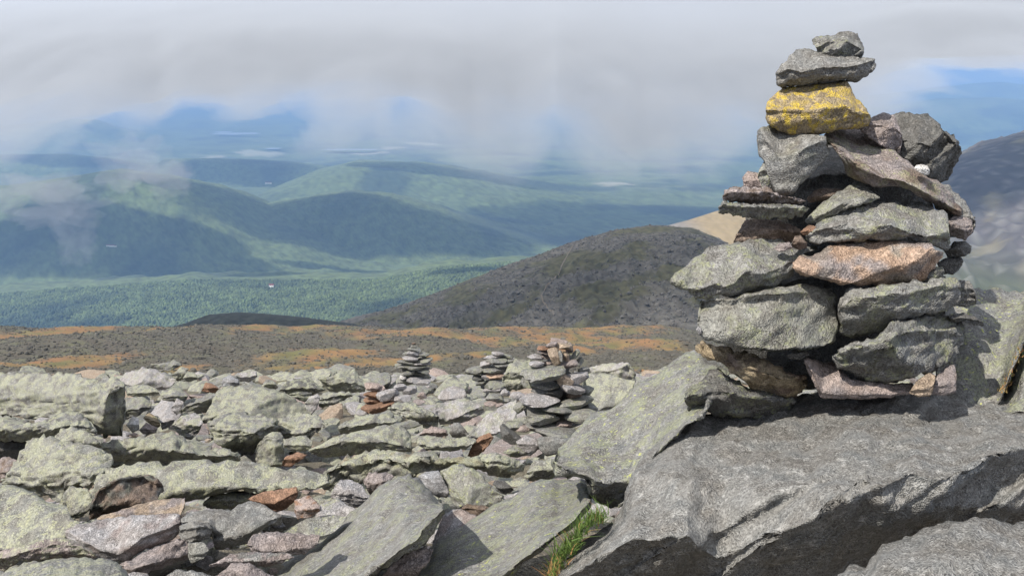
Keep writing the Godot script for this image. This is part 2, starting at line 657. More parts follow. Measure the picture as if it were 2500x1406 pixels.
func ground():
	noises.lump = fnl(21, 1.0, 4)
	noises.ridge = fnl(22, 1.0, 4)
	noises.ridge.fractal_type = FastNoiseLite.FRACTAL_RIDGED
	noises.fine = fnl(23, 1.0, 4)
	noises.tone = fnl(24, 1.0, 3)
	noises.grit = fnl(29, 1.0, 2)
	noises.bump = fnl(25, 0.7, 4)
	noises.swell = fnl(26, 1.0 / 90.0, 3)
	noises.knobs = fnl(27, 1.0 / 7.0, 4)
	noises.patch = fnl(28, 1.0 / 40.0, 4)
	make_shapes()
	for e in [[80, 815, 105, 16], [170, 812, 60, 14], [70, 886, 150, 22], [400, 806, 60, 10], [620, 802, 50, 8], [770, 800, 110, 11], [800, 873, 170, 20], [950, 885, 150, 10], [980, 815, 140, 12], [1090, 822, 120, 10], [1250, 800, 180, 14], [1350, 825, 200, 18], [1500, 840, 170, 24], [1620, 850, 90, 30], [1420, 800, 230, 16], [1600, 908, 45, 18], [400, 888, 80, 8], [1390, 868, 60, 7], [1180, 880, 40, 8], [640, 835, 60, 6]]:
		var c := ground_hit(e[0], e[1])
		var a := ground_hit(e[0] + e[2], e[1])
		var n := ground_hit(e[0], e[1] + e[3])
		var f := ground_hit(e[0], e[1] - e[3])
		patches.append([c.x, (n.y + f.y) * 0.5, absf(a.x - c.x), maxf(absf(f.y - n.y) * 0.5, 5.0)])
	var nc := 240
	var p := PackedVector3Array()
	var c := PackedColorArray()
	var ds := []
	var d := -9.0
	while d < 760.0:
		ds.append(d)
		d += maxf(0.09, absf(d) * 0.0135)
	for dd in ds:
		for q in nc:
			var x: float = (absf(dd) + 3.0) * lerpf(-0.95, 0.95, float(q) / (nc - 1))
			p.append(Vector3(x, ground_at(x, dd), -dd))
			var rocky := Color(0.066, 0.060, 0.046)
			if dd < 40.0:
				rocky = Color(0.13, 0.115, 0.09)
			var g := grass_share(x, dd) if dd > 35.0 else 0.0
			var t: float = noises.patch.get_noise_2d(x * 2.0 + 300.0, dd)
			var sedge := Color(0.180, 0.112, 0.045).lerp(Color(0.185, 0.098, 0.042), smoothstep(-0.1, 0.4, t)).lerp(Color(0.10, 0.095, 0.035), smoothstep(0.1, -0.5, t))
			var mossy := rocky.lerp(Color(0.09, 0.095, 0.05), smoothstep(-0.1, 0.5, -t) * 0.6)
			var k: float = 1.0 + 0.35 * noises.knobs.get_noise_2d(x, dd)
			c.append(mossy.lerp(sedge, g) * k)
	var m := StandardMaterial3D.new()
	m.resource_name = "stony ground"
	m.vertex_color_use_as_albedo = true
	m.albedo_texture = tex.rock
	m.albedo_color = Color(1.5, 1.5, 1.5)
	m.roughness = 1.0
	m.uv1_triplanar = true
	m.uv1_world_triplanar = true
	m.uv1_scale = Vector3.ONE / 3.0
	m.heightmap_enabled = true
	m.heightmap_texture = tex.height
	m.heightmap_scale = 5.0
	tag(put("ground", grid_mesh(p, c, nc, ds.size()), m), "stony summit slope with orange sedge patches", "ground", "", "structure")
	# the stones that cover the open slope, too far to tell apart
	var mm := MultiMesh.new()
	mm.transform_format = MultiMesh.TRANSFORM_3D
	mm.use_colors = true
	mm.mesh = small_shape()
	var where := []
	var tint := []
	rng.seed = 5
	while where.size() < 90000:
		var dd := 32.0 * pow(560.0 / 32.0, pow(rng.randf(), 0.55))
		var x := dd * rng.randf_range(-0.78, 0.5)
		var g := grass_share(x, dd)
		if rng.randf() < g * 0.97: continue
		var s := rng.randf_range(0.08, 0.24) * (1.0 + pow(rng.randf(), 7.0) * 2.6) * (0.55 + dd / 450.0)
		var b := Basis.from_euler(Vector3(rng.randf_range(-0.5, 0.5), rng.randf() * TAU, rng.randf_range(-0.5, 0.5))) * Basis.from_scale(Vector3(s * rng.randf_range(0.8, 1.6), s * rng.randf_range(0.4, 0.8), s))
		where.append(Transform3D(b, Vector3(x, ground_at(x, dd) + s * 0.12, -dd)))
		var k := rng.randf_range(0.55, 1.25)
		tint.append(Color(0.082 * k, 0.078 * k, 0.066 * k))
	mm.instance_count = where.size()
	for k in where.size():
		mm.set_instance_transform(k, where[k])
		mm.set_instance_color(k, tint[k])
	var sm := StandardMaterial3D.new()
	sm.vertex_color_use_as_albedo = true
	sm.roughness = 0.95
	var o := MultiMeshInstance3D.new()
	o.name = "rubble"
	o.multimesh = mm
	o.material_override = sm
	add_child(o)
	tag(o, "grey rubble strewn over the open slope", "rubble", "", "stuff")

func small_shape() -> ArrayMesh:
	var st := SphereMesh.new()
	st.radial_segments = 7
	st.rings = 4
	var a := st.get_mesh_arrays()
	var p: PackedVector3Array = a[Mesh.ARRAY_VERTEX]
	for k in p.size():
		var q := p[k]
		p[k] = q * 2.0 * (1.0 + 0.5 * noises.lump.get_noise_3d(q.x * 3.0, q.y * 3.0, q.z * 3.0)) 
	var idx: PackedInt32Array = a[Mesh.ARRAY_INDEX]
	var arr := []
	arr.resize(Mesh.ARRAY_MAX)
	var q2 := PackedVector3Array()
	var n2 := PackedVector3Array()
	for k in range(0, idx.size(), 3):
		var w := (p[idx[k + 2]] - p[idx[k]]).cross(p[idx[k + 1]] - p[idx[k]]).normalized()
		for j in 3:
			q2.append(p[idx[k + j]])
			n2.append(w)
	arr[Mesh.ARRAY_VERTEX] = q2
	arr[Mesh.ARRAY_NORMAL] = n2
	var m := ArrayMesh.new()
	m.add_surface_from_arrays(Mesh.PRIMITIVE_TRIANGLES, arr)
	return m

# ------------------------------------------------------------------ hills

# A hill whose crest line runs through the [u, v] sightings at that distance; the height at (x, z) is then a plain function
func hill_height(h: Dictionary, x: float, z: float) -> float:
	var top: float = poly_at(h.crest, x)
	var t: float = (z - h.z) / (h.front if z > h.z else h.back)
	t = minf(absf(t), 1.0)
	var foot: float = h.foot if z > h.z else h.foot_back
	foot = minf(foot, top - 8.0)
	var s := lerpf(1.0 - pow(t, h.power), cos(t * PI) * 0.5 + 0.5, 0.5)
	var n: float = h.noise.get_noise_2d(x, z) * h.rough + absf(h.noise.get_noise_2d(x * 4.0 + 900.0, z * 4.0)) * h.rough * h.crag
	return lerpf(foot, top, s) + n * (0.15 + smoothstep(0.0, 0.35, t)) * (1.0 - smoothstep(0.8, 1.0, t))

func hill(called: String, label: String, crest: Array, dist: float, front: float, back: float, foot: float, foot_back: float, m: Material, tint: Callable, rough: float, scale_: float, power := 1.7, nc := 170, nr := 90) -> Dictionary:
	var cx := []
	for k in range(0, crest.size(), 2):
		var p := far_spot(crest[k], crest[k + 1], dist)
		cx.append(p.x)
		cx.append(p.y)
	var n := fnl(int(dist) + 7, 1.0 / scale_, 6)
	var h := {"crest": cx, "z": -dist, "front": front, "back": back, "foot": foot, "foot_back": foot_back, "noise": n, "rough": rough, "power": power, "crag": 1.0 if called == "rocky_hill" or called == "mountain" else 0.0}
	var p := PackedVector3Array()
	var c := PackedColorArray()
	for r in nr:
		var t := float(r) / (nr - 1) * 2.0 - 1.0
		var z := -dist - t * (front if t < 0.0 else back)
		for q in nc:
			var x := lerpf(cx[0], cx[cx.size() - 2], float(q) / (nc - 1))
			var v := Vector3(x, hill_height(h, x, z), z)
			p.append(v)
			c.append((tint as Callable).call(v))
	# rows run away from us: turn the sheet the right way up
	var o := put(called, grid_mesh(p, c, nc, nr), m)
	tag(o, label, "hill", "", "structure")
	return h

func shaded_scree_tint(p: Vector3) -> Color:
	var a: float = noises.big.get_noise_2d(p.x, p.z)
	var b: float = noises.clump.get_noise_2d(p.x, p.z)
	var c := Color(0.090, 0.086, 0.078).lerp(Color(0.068, 0.066, 0.036), smoothstep(-0.15, 0.25, a))  # base colour darkened to carry the cloud shadow over this hill
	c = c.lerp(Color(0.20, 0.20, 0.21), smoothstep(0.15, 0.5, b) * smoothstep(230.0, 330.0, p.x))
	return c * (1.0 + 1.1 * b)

func shaded_peak_tint(p: Vector3) -> Color:
	var a: float = noises.big.get_noise_2d(p.x * 0.5, p.z * 0.5)
	var b: float = noises.clump.get_noise_2d(p.x * 0.5, p.z * 0.5)
	var c := Color(0.085, 0.08, 0.082).lerp(Color(0.07, 0.08, 0.04), smoothstep(-430.0, -560.0, p.y))  # rock tone lowered to carry cloud shadow on the mountain
	c = c.lerp(Color(0.34, 0.30, 0.17), smoothstep(0.28, 0.45, a) * 0.45 * smoothstep(-520.0, -430.0, p.y))
	c = c.lerp(Color(0.16, 0.16, 0.15), smoothstep(0.15, 0.4, b) * 0.5)
	return c * (1.0 + 0.5 * b)

func near_hills():
	noises.big = fnl(31, 1.0 / 120.0, 4)
	noises.clump = fnl(32, 1.0 / 14.0, 5)
	var m := StandardMaterial3D.new()
	m.resource_name = "scree"
	m.vertex_color_use_as_albedo = true
	m.roughness = 1.0
	var dome := hill("rocky_hill", "rounded grey rocky hill with a footpath up it", [700, 840, 780, 812, 870, 790, 1000, 752, 1150, 690, 1280, 643, 1400, 600, 1500, 570, 1600, 555, 1700, 560, 1770, 590, 1830, 640, 1950, 700, 2150, 800], 1150, 460, 700, -226, -700, m, shaded_scree_tint, 9.0, 70.0, 1.5, 260, 150)
	hill("wooded_knoll", "low dark wooded knoll just past the slope's edge", [380, 812, 440, 795, 490, 776, 560, 770, 630, 774, 720, 783, 850, 800, 960, 830], 900, 120, 300, -300, -500, m, func(p): return Color(0.03, 0.035, 0.03) * (1.0 + 0.8 * noises.clump.get_noise_2d(p.x, p.z)), 2.0, 12.0)
	hill("grassy_ridge", "tan grassy ridge behind the rocky hill", [1450, 640, 1600, 565, 1690, 540, 1760, 517, 1830, 510, 1950, 560, 2100, 700, 2200, 820], 1800, 500, 700, -420, -900, m, func(p): return Color(0.17, 0.16, 0.15).lerp(Color(0.23, 0.185, 0.115), smoothstep(380.0, 440.0, p.x)) * (1.0 + 0.3 * noises.clump.get_noise_2d(p.x, p.z)), 6.0, 120.0)
	hill("mountain", "dark rocky mountain rising at the right edge", [2050, 560, 2200, 500, 2330, 415, 2400, 378, 2500, 335, 2700, 270, 3100, 150, 3800, -40, 4500, 200], 2600, 1500, 1500, -840, -1200, m, shaded_peak_tint, 45.0, 350.0, 1.6, 240, 140)
	var line := [[1398, 602], [1385, 625], [1372, 648], [1366, 668], [1335, 700], [1322, 722], [1326, 738], [1340, 757], [1358, 772]]
	var pts := []
	for k in line.size() - 1:
		for sub in 8:
			var u := lerpf(line[k][0], line[k + 1][0], sub / 8.0)
			var v := lerpf(line[k][1], line[k + 1][1], sub / 8.0)
			var d := 720.0
			var r := ray(u, v)
			while d < 1200.0 and hill_height(dome, r.x * d / -r.z, -d) < EYE.y + r.y * d / -r.z: d += 1.5
			pts.append(Vector3(r.x * d / -r.z, 0, -d))
	var mm := MultiMesh.new()
	mm.transform_format = MultiMesh.TRANSFORM_3D
	mm.use_colors = true
	mm.mesh = small_shape()
	rng.seed = 41
	var where := []
	var tint := []
	while where.size() < 26000:
		var z := -rng.randf_range(720.0, 1240.0)
		var x := rng.randf_range(-230.0, 420.0)
		if noises.big.get_noise_2d(x, z) + rng.randfn(0, 0.12) > 0.12: continue
		var near := false
		for q in pts:
			if absf(q.x - x) < 3.0 and absf(q.z - z) < 5.0: near = true
		if near: continue
		var s := rng.randf_range(0.25, 0.8) * (1.0 + pow(rng.randf(), 9.0) * 2.5)
		where.append(Transform3D(Basis.from_euler(Vector3(rng.randf(), rng.randf() * TAU, rng.randf())) * Basis.from_scale(Vector3(s * 1.3, s * 0.7, s)), Vector3(x, hill_height(dome, x, z) + s * 0.1, z)))
		var k := rng.randf_range(0.6, 1.7)
		tint.append(Color(0.092 * k, 0.088 * k, 0.082 * k))
	mm.instance_count = where.size()
	for k in where.size():
		mm.set_instance_transform(k, where[k])
		mm.set_instance_color(k, tint[k])
	var sm := StandardMaterial3D.new()
	sm.vertex_color_use_as_albedo = true
	sm.roughness = 0.95
	var scree := MultiMeshInstance3D.new()
	scree.name = "scree"
	scree.multimesh = mm
	scree.material_override = sm
	add_child(scree)
	tag(scree, "grey scree covering the rounded rocky hill", "scree", "", "stuff")
	# footpath over the rounded hill
	var st := SurfaceTool.new()
	st.begin(Mesh.PRIMITIVE_TRIANGLES)
	for k in range(1, pts.size() - 1):
		var quad := []
		for j in [k - 1, k]:
			var t: Vector3 = ((pts[mini(j + 1, pts.size() - 1)] - pts[maxi(j - 1, 0)]) as Vector3).normalized()
			var side := Vector3(-t.z, 0, t.x) * 0.9
			for e in [-1.0, 1.0]:
				var q: Vector3 = pts[j] + side * e
				q.y = hill_height(dome, q.x, q.z) + 0.6
				quad.append(q)
		for j in [0, 2, 1, 1, 2, 3]: st.add_vertex(quad[j])
	st.generate_normals()
	var pm := StandardMaterial3D.new()
	pm.albedo_color = Color(0.155, 0.135, 0.11).linear_to_srgb()
	pm.roughness = 1.0
	tag(put("footpath", st.commit(), pm), "pale footpath winding up the rocky hill", "path", "", "structure")

# ------------------------------------------------------------------ valley

func forest_tint(p: Vector3) -> Color:
	var a: float = noises.f1.get_noise_2d(p.x, p.z)
	var b: float = noises.f2.get_noise_2d(p.x, p.z)
	var c := Color(0.088, 0.120, 0.046).lerp(Color(0.034, 0.054, 0.030), smoothstep(-0.05, 0.4, a))
	return c * (1.0 + 0.6 * b + 0.55 * noises.f4.get_noise_2d(p.x, p.z))

var fields := []
func floor_tint(p: Vector3) -> Color:
	var c := forest_tint(p)
	if p.z < -9000.0:
		var n: float = noises.f3.get_noise_2d(p.x * 0.35, p.z)
		c = c.lerp(Color(0.17, 0.2, 0.09), smoothstep(0.28, 0.45, n) * 0.7)
	for e in fields:
		var a: float = (p.x - e[0]) / e[2]
		var b: float = (p.z - e[1]) / e[3]
		c = c.lerp(Color(0.34, 0.33, 0.24), (1.0 - smoothstep(0.4, 1.0, a * a + b * b + 0.8 * noises.f3.get_noise_2d(p.x * 3.0, p.z * 3.0))) * 0.8)
	return c

func slope_y(x: float, z: float) -> float:
	return hill_height(noises.slope, x, z)

func valley():
	noises.f1 = fnl(11, 1.0 / 1500.0, 4)
	noises.f2 = fnl(12, 1.0 / 90.0, 5)
	noises.f4 = fnl(14, 1.0 / 22.0, 2)
	noises.f3 = fnl(13, 1.0 / 700.0, 4)
	for e in [[640, 376, 60, 6], [600, 372, 30, 4], [960, 362, 40, 5], [1030, 348, 60, 6], [900, 372, 60, 4], [1500, 455, 45, 6], [900, 405, 40, 8], [520, 380, 30, 4]]:
		var dd: float = 1340.0 / tan(deg_to_rad(PITCH) + atan((e[1] - 703.0) / F))
		var q := far_spot(e[0], e[1], dd)
		fields.append([q.x, q.z, absf(far_spot(e[0] + e[2], e[1], dd).x - q.x), e[3] * dd / F * 9.0])
	var fm := StandardMaterial3D.new()
	fm.resource_name = "forest"
	fm.vertex_color_use_as_albedo = true
	fm.roughness = 1.0
	var p := PackedVector3Array()
	var c := PackedColorArray()
	var nc := 300
	var nr := 300
	for r in nr:
		var d := 2400.0 * pow(44000.0 / 2400.0, float(r) / (nr - 1))
		for q in nc:
			var x := d * lerpf(-1.1, 1.1, float(q) / (nc - 1))
			var y: float = -1350.0 + noises.f1.get_noise_2d(x * 0.5, -d * 0.5) * 70.0 + noises.f2.get_noise_2d(x, -d) * 12.0
			p.append(Vector3(x, y, -d))
			c.append(floor_tint(p[p.size() - 1]))
	tag(put("valley_floor", grid_mesh(p, c, nc, nr), fm), "wide green forested valley floor far below", "valley", "", "structure")
	var t := forest_tint
	hill("forested_hill", "dark domed forested hill in the middle of the valley", [480, 520, 620, 503, 700, 491, 780, 475, 850, 468, 950, 475, 1050, 505, 1150, 540, 1300, 580, 1450, 600], 6500, 900, 1500, -1370, -1370, fm, t, 26.0, 300.0, 1.7, 260, 130)
	hill("forested_hill", "broad forested hill at the left under thin cloud", [-500, 490, 0, 455, 150, 435, 260, 415, 350, 425, 480, 455, 560, 485, 650, 540, 780, 580, 900, 620, 1000, 640], 5900, 1300, 2000, -1370, -1370, fm, t, 40.0, 500.0, 1.7, 260, 150)
	hill("forested_hill", "long flat blue ridge below the lake", [340, 430, 400, 388, 520, 387, 640, 391, 780, 403, 900, 440], 10600, 700, 1200, -1370, -1370, fm, t, 20.0, 500.0)
	hill("forested_hill", "long forested ridge sloping down to the right", [640, 470, 760, 420, 860, 395, 1000, 398, 1150, 420, 1300, 455, 1450, 475, 1750, 500, 2000, 540], 9000, 1900, 2500, -1370, -1370, fm, t, 35.0, 700.0)
	hill("forested_hill", "blue ridge at the far left under the cloud", [-300, 400, 0, 378, 150, 376, 300, 392, 420, 420], 11000, 700, 1200, -1370, -1370, fm, t, 20.0, 500.0)
	hill("far_hill", "faint blue mountain behind the cloud at upper left", [-400, 330, 0, 310, 100, 295, 200, 290, 300, 325, 450, 360, 560, 372], 17000, 2500, 2500, -1370, -1370, fm, t, 40.0, 900.0)
	hill("far_hill", "farthest pale blue range at the right horizon", [1900, 260, 2200, 225, 2380, 203, 2440, 200, 2600, 215, 2900, 230], 26000, 4000, 3000, -1370, -1370, fm, t, 60.0, 1500.0)
	hill("far_hill", "blue range in front of the farthest one at the right", [1700, 330, 2100, 270, 2300, 240, 2420, 237, 2600, 250, 2900, 260], 19000, 4000, 3000, -1370, -1370, fm, t, 60.0, 1500.0)
	noises.slope = hill("forested_slope", "near forested slope falling to the valley floor", [-900, 780, -300, 750, 0, 722, 250, 705, 450, 690, 650, 690, 900, 690, 1090, 655, 1260, 645, 1450, 640, 1900, 660], 4000, 1500, 1400, -860, -1370, fm, t, 40.0, 420.0, 1.7, 260, 120)
	# tree crowns on the near slope
	var mm := MultiMesh.new()
	mm.transform_format = MultiMesh.TRANSFORM_3D
	mm.use_colors = true
	mm.mesh = small_shape()
	var where := []
	var tint := []
	rng.seed = 8
	while where.size() < 60000:
		var d := rng.randf_range(2650.0, 4050.0)
		var x := d * rng.randf_range(-0.68, 0.06)
		var s := rng.randf_range(3.0, 7.0)
		var b := Basis(Vector3.UP, rng.randf() * TAU) * Basis.from_scale(Vector3(s, s * rng.randf_range(0.9, 1.7), s))
		where.append(Transform3D(b, Vector3(x, slope_y(x, -d) + s * 0.4, -d)))
		tint.append(forest_tint(Vector3(x, 0, -d)) * rng.randf_range(0.85, 1.25))
	mm.instance_count = where.size()
	for k in where.size():
		mm.set_instance_transform(k, where[k])
		mm.set_instance_color(k, tint[k])
	var o := MultiMeshInstance3D.new()
	o.name = "forest"
	o.multimesh = mm
	o.material_override = fm
	add_child(o)
	tag(o, "green forest canopy on the near slope below", "forest", "", "stuff")
	# buildings that stand out white in the forest
	var white := StandardMaterial3D.new()
	white.albedo_color = Color(0.9, 0.9, 0.88)
	white.roughness = 0.7
	var red := StandardMaterial3D.new()
	red.albedo_color = Color(0.42, 0.16, 0.12)
	red.roughness = 0.8
	building("hotel", "large white hotel with a red roof alone in the forest beyond the left hill", far_spot(655, 449, 9950), [[0, 0, 70, 16, 18], [-28, 12, 14, 30, 22], [30, 10, 16, 26, 20]], white, red)
	building("house", "small white house on the near forested slope", Vector3(far_spot(662, 697, 3900).x, slope_y(far_spot(662, 697, 3900).x, -3900.0) + 6.0, -3900.0), [[0, 0, 22, 14, 12]], white, red)
	building("house", "long pale building at the foot of the broad left hill", far_spot(272, 602, 4900), [[0, 0, 30, 14, 9], [-30, -8, 14, 14, 8], [26, 6, 12, 10, 7]], white, red)
	# lakes far out
	var wm := StandardMaterial3D.new()
	wm.resource_name = "lake water"
	wm.albedo_color = Color(0.5, 0.55, 0.6)
	wm.roughness = 0.35
	for e in [[600, 326, 56, 2.6], [570, 322, 20, 1.6], [870, 365, 70, 1.6], [690, 362, 20, 1.3]]:
		var a := far_spot(e[0], e[1], 1351.6 / tan(deg_to_rad(PITCH) + atan((e[1] - 703.0) / F)))
		var s: float = absf(far_spot(e[0] + e[2], e[1], -a.z).x - a.x)
		var b := far_spot(e[0], e[1] - e[3], 1351.6 / tan(deg_to_rad(PITCH) + atan((e[1] - e[3] - 703.0) / F)))
		var lake := put("lake", lake_mesh(s, a.z - b.z, e[0]), wm)
		lake.position = Vector3(a.x, -1296.0, a.z * 1296.0 / 1350.0)
		tag(lake, "pale distant lake on the valley floor", "lake", "lakes far out in the valley", "structure")

func building(called: String, label: String, at: Vector3, wings: Array, wall_m: Material, roof_m: Material):
	var o := Node3D.new()
	o.name = called
	o.position = at
	add_child(o, true)
	tag(o, label, "building")
	for e in wings:
		var b := BoxMesh.new()
		b.size = Vector3(e[2], e[4], e[3])
		put("wall", b, wall_m, o).position = Vector3(e[0], e[4] * 0.5, e[1])
		var r := PrismMesh.new()
		r.size = Vector3(e[3] + 2.0, e[4] * 0.45, e[2] + 2.0)
		var m := put("roof", r, roof_m, o)
		m.position = Vector3(e[0], e[4] * 1.225 + 0.01, e[1])
		m.rotation.y = PI / 2

func lake_mesh(rx: float, rz: float, sd: float) -> ArrayMesh:
	var p := PackedVector3Array([Vector3.ZERO])
	var idx := PackedInt32Array()
	for k in 40:
		var a := TAU * k / 40.0
		var rr: float = 1.0 + 0.4 * noises.lump.get_noise_2d(cos(a) * 1.5 + sd, sin(a) * 1.5)
		p.append(Vector3(cos(a) * rx * rr, 0, sin(a) * rz * rr))
		idx.append_array([0, k + 1, (k + 1) % 40 + 1])
	return mesh_of(p, PackedColorArray(), idx)

# ------------------------------------------------------------------ clouds

func cloud_mesh(lower: Array, d0: float, d1: float, top: float, thick: float, seed_: int) -> ArrayMesh:
	# a thin ragged veil of cloud that begins along the sighted line and climbs away from us
	var nc := 260
	var nr := 120
	var fn := fnl(seed_, 1.0 / 150.0, 6)
	var pb := PackedVector3Array()
	var pt := PackedVector3Array()
	for r in nr:
		var t := float(r) / (nr - 1)
		for q in nc:
			var e := float(q) / (nc - 1)
			var u := lerpf(lower[0], lower[lower.size() - 2], e)
			var near := far_spot(u, poly_at(lower, u), d0)
			var d := lerpf(d0, d1, t)
			var x := near.x * lerpf(1.0, d1 / d0, t)
			var y := lerpf(near.y, maxf(top, near.y + top * 1.35), pow(t, 0.85)) 
			var n := fn.get_noise_3d(x, 0.0, -d * 0.55)
			var n2 := fn.get_noise_3d(x * 3.0, 7000.0, -d * 1.0)
			var s := smoothstep(0.0, 0.4, t) * (1.0 - 0.7 * smoothstep(0.3, 0.75, t)) * (1.0 - smoothstep(0.8, 1.0, t)) * (1.0 - pow(absf(e * 2.0 - 1.0), 10.0))
			var h := thick * maxf(0.0, s * (1.0 + 0.22 * n) + (0.40 * n + 0.20 * n2 + 0.02) * smoothstep(0.0, 0.08, t) * (1.0 - smoothstep(0.2, 0.45, t)))
			if r == 0 or r == nr - 1 or q == 0 or q == nc - 1: h = 0.0
			h += 0.2
			pb.append(Vector3(x, y - h * 0.6, -d))
			pt.append(Vector3(x, y + h * 0.4, -d))
	var idx := PackedInt32Array()
	var n0 := nc * nr
	for r in nr - 1:
		for q in nc - 1:
			var a := r * nc + q
			idx.append_array([a, a + 1, a + nc, a + 1, a + nc + 1, a + nc])
			a += n0
			idx.append_array([a, a + nc, a + 1, a + 1, a + nc, a + nc + 1])
	for q in nc - 1:
		var a := q
		idx.append_array([a, a + n0, a + 1, a + 1, a + n0, a + n0 + 1])
		a = (nr - 1) * nc + q
		idx.append_array([a, a + 1, a + n0, a + 1, a + n0 + 1, a + n0])
	for r in nr - 1:
		var a := r * nc
		idx.append_array([a, a + nc, a + n0, a + nc, a + n0 + nc, a + n0])
		a = r * nc + nc - 1
		idx.append_array([a, a + n0, a + nc, a + nc, a + n0, a + n0 + nc])
	pb.append_array(pt)
	return mesh_of(pb, PackedColorArray(), idx)

func puff_mesh(rx: float, ry: float, rz: float, seed_: int, wild := 0.75) -> ArrayMesh:
	var p := PackedVector3Array()
	var idx := PackedInt32Array()
	var nu := 56
	var nv := 28
	var fn := fnl(seed_, 0.9, 5)
	for j in nv + 1:
		var b := (float(j) / nv - 0.5) * PI
		for i in nu:
			var a := TAU * i / nu
			var d := Vector3(cos(a) * cos(b), sin(b), sin(a) * cos(b))
			var k := 1.0 + wild * fn.get_noise_3dv(d + Vector3(seed_, 0, 0))
			p.append(Vector3(d.x * rx, d.y * ry, d.z * rz) * k)
	for j in nv:
		for i in nu:
			var a := j * nu + i
			var b := j * nu + (i + 1) % nu
			idx.append_array([a, b, a + nu, b, b + nu, a + nu])
	return mesh_of(p, PackedColorArray(), idx)

func mist(per: float) -> FogMaterial:
	var m := FogMaterial.new()
	m.albedo = Color(0.93, 0.96, 1)
	m.density = 1.0 / per
	return m

func shade_cloud(u: float, v: float, dist: float, rx: float, rz: float, h: float, seed_: int, m: Material):
	var g := far_spot(u, v, dist)
	var o := put("cloud", puff_mesh(rx, minf(80.0, rz * 0.7), rz, seed_, 0.6), m)
	o.position = g + sun_to * ((h - g.y) / sun_to.y)
	tag(o, "white fair weather cloud high over the valley", "cloud", "fair weather clouds over the valley", "structure")

func clouds():
	var o := put("cloud_bank", cloud_mesh([-1100, 440, -300, 450, 0, 450, 120, 420, 220, 400, 300, 400, 400, 425, 450, 392, 600, 400, 750, 420, 900, 410, 1050, 420, 1150, 480, 1250, 490, 1350, 420, 1450, 480, 1550, 520, 1700, 515, 1850, 480, 2000, 410, 2200, 330, 2500, 275, 3000, 260, 3600, 280], 520, 1350, 150, 40, 5), mist(37.0))
	tag(o, "ragged white cloud bank hanging below eye level", "cloud", "", "structure")
	var wisp := mist(190.0)
	for e in [[150, 505, 1000, 46, 22, 3], [330, 400, 1100, 46, 34, 8], [60, 470, 1000, 60, 22, 9], [180, 580, 1000, 22, 30, 10], [410, 440, 1050, 30, 18, 11]]:
		var w := put("cloud_wisp", puff_mesh(e[3], e[4], e[3], e[5], 1.3), wisp)
		w.position = far_spot(e[0], e[1], e[2])
		tag(w, "thin wisp of cloud drifting over the left hill", "cloud", "wisps of cloud over the left hill", "structure")
	var dm := mist(36.0)
	var k := 20
	for e in [[880, 560, 6050, 1250, 480], [1600, 560, 7300, 1500, 1100], [230, 590, 5150, 900, 380], [560, 615, 4900, 330, 140], [590, 425, 10300, 900, 420], [150, 385, 10900, 900, 260], [1080, 430, 8900, 850, 300], [790, 620, 5300, 330, 70], [660, 680, 4300, 260, 60], [890, 765, 2850, 90, 60], [1150, 662, 3900, 240, 70], [2450, 420, 2500, 350, 250]]:
		shade_cloud(e[0], e[1], e[2], e[3], e[4], 420 if e[2] < 2000 else (640 if e[2] < 7000 else 1150), k, dm)
		k += 1

# ------------------------------------------------------------------ the large cairn

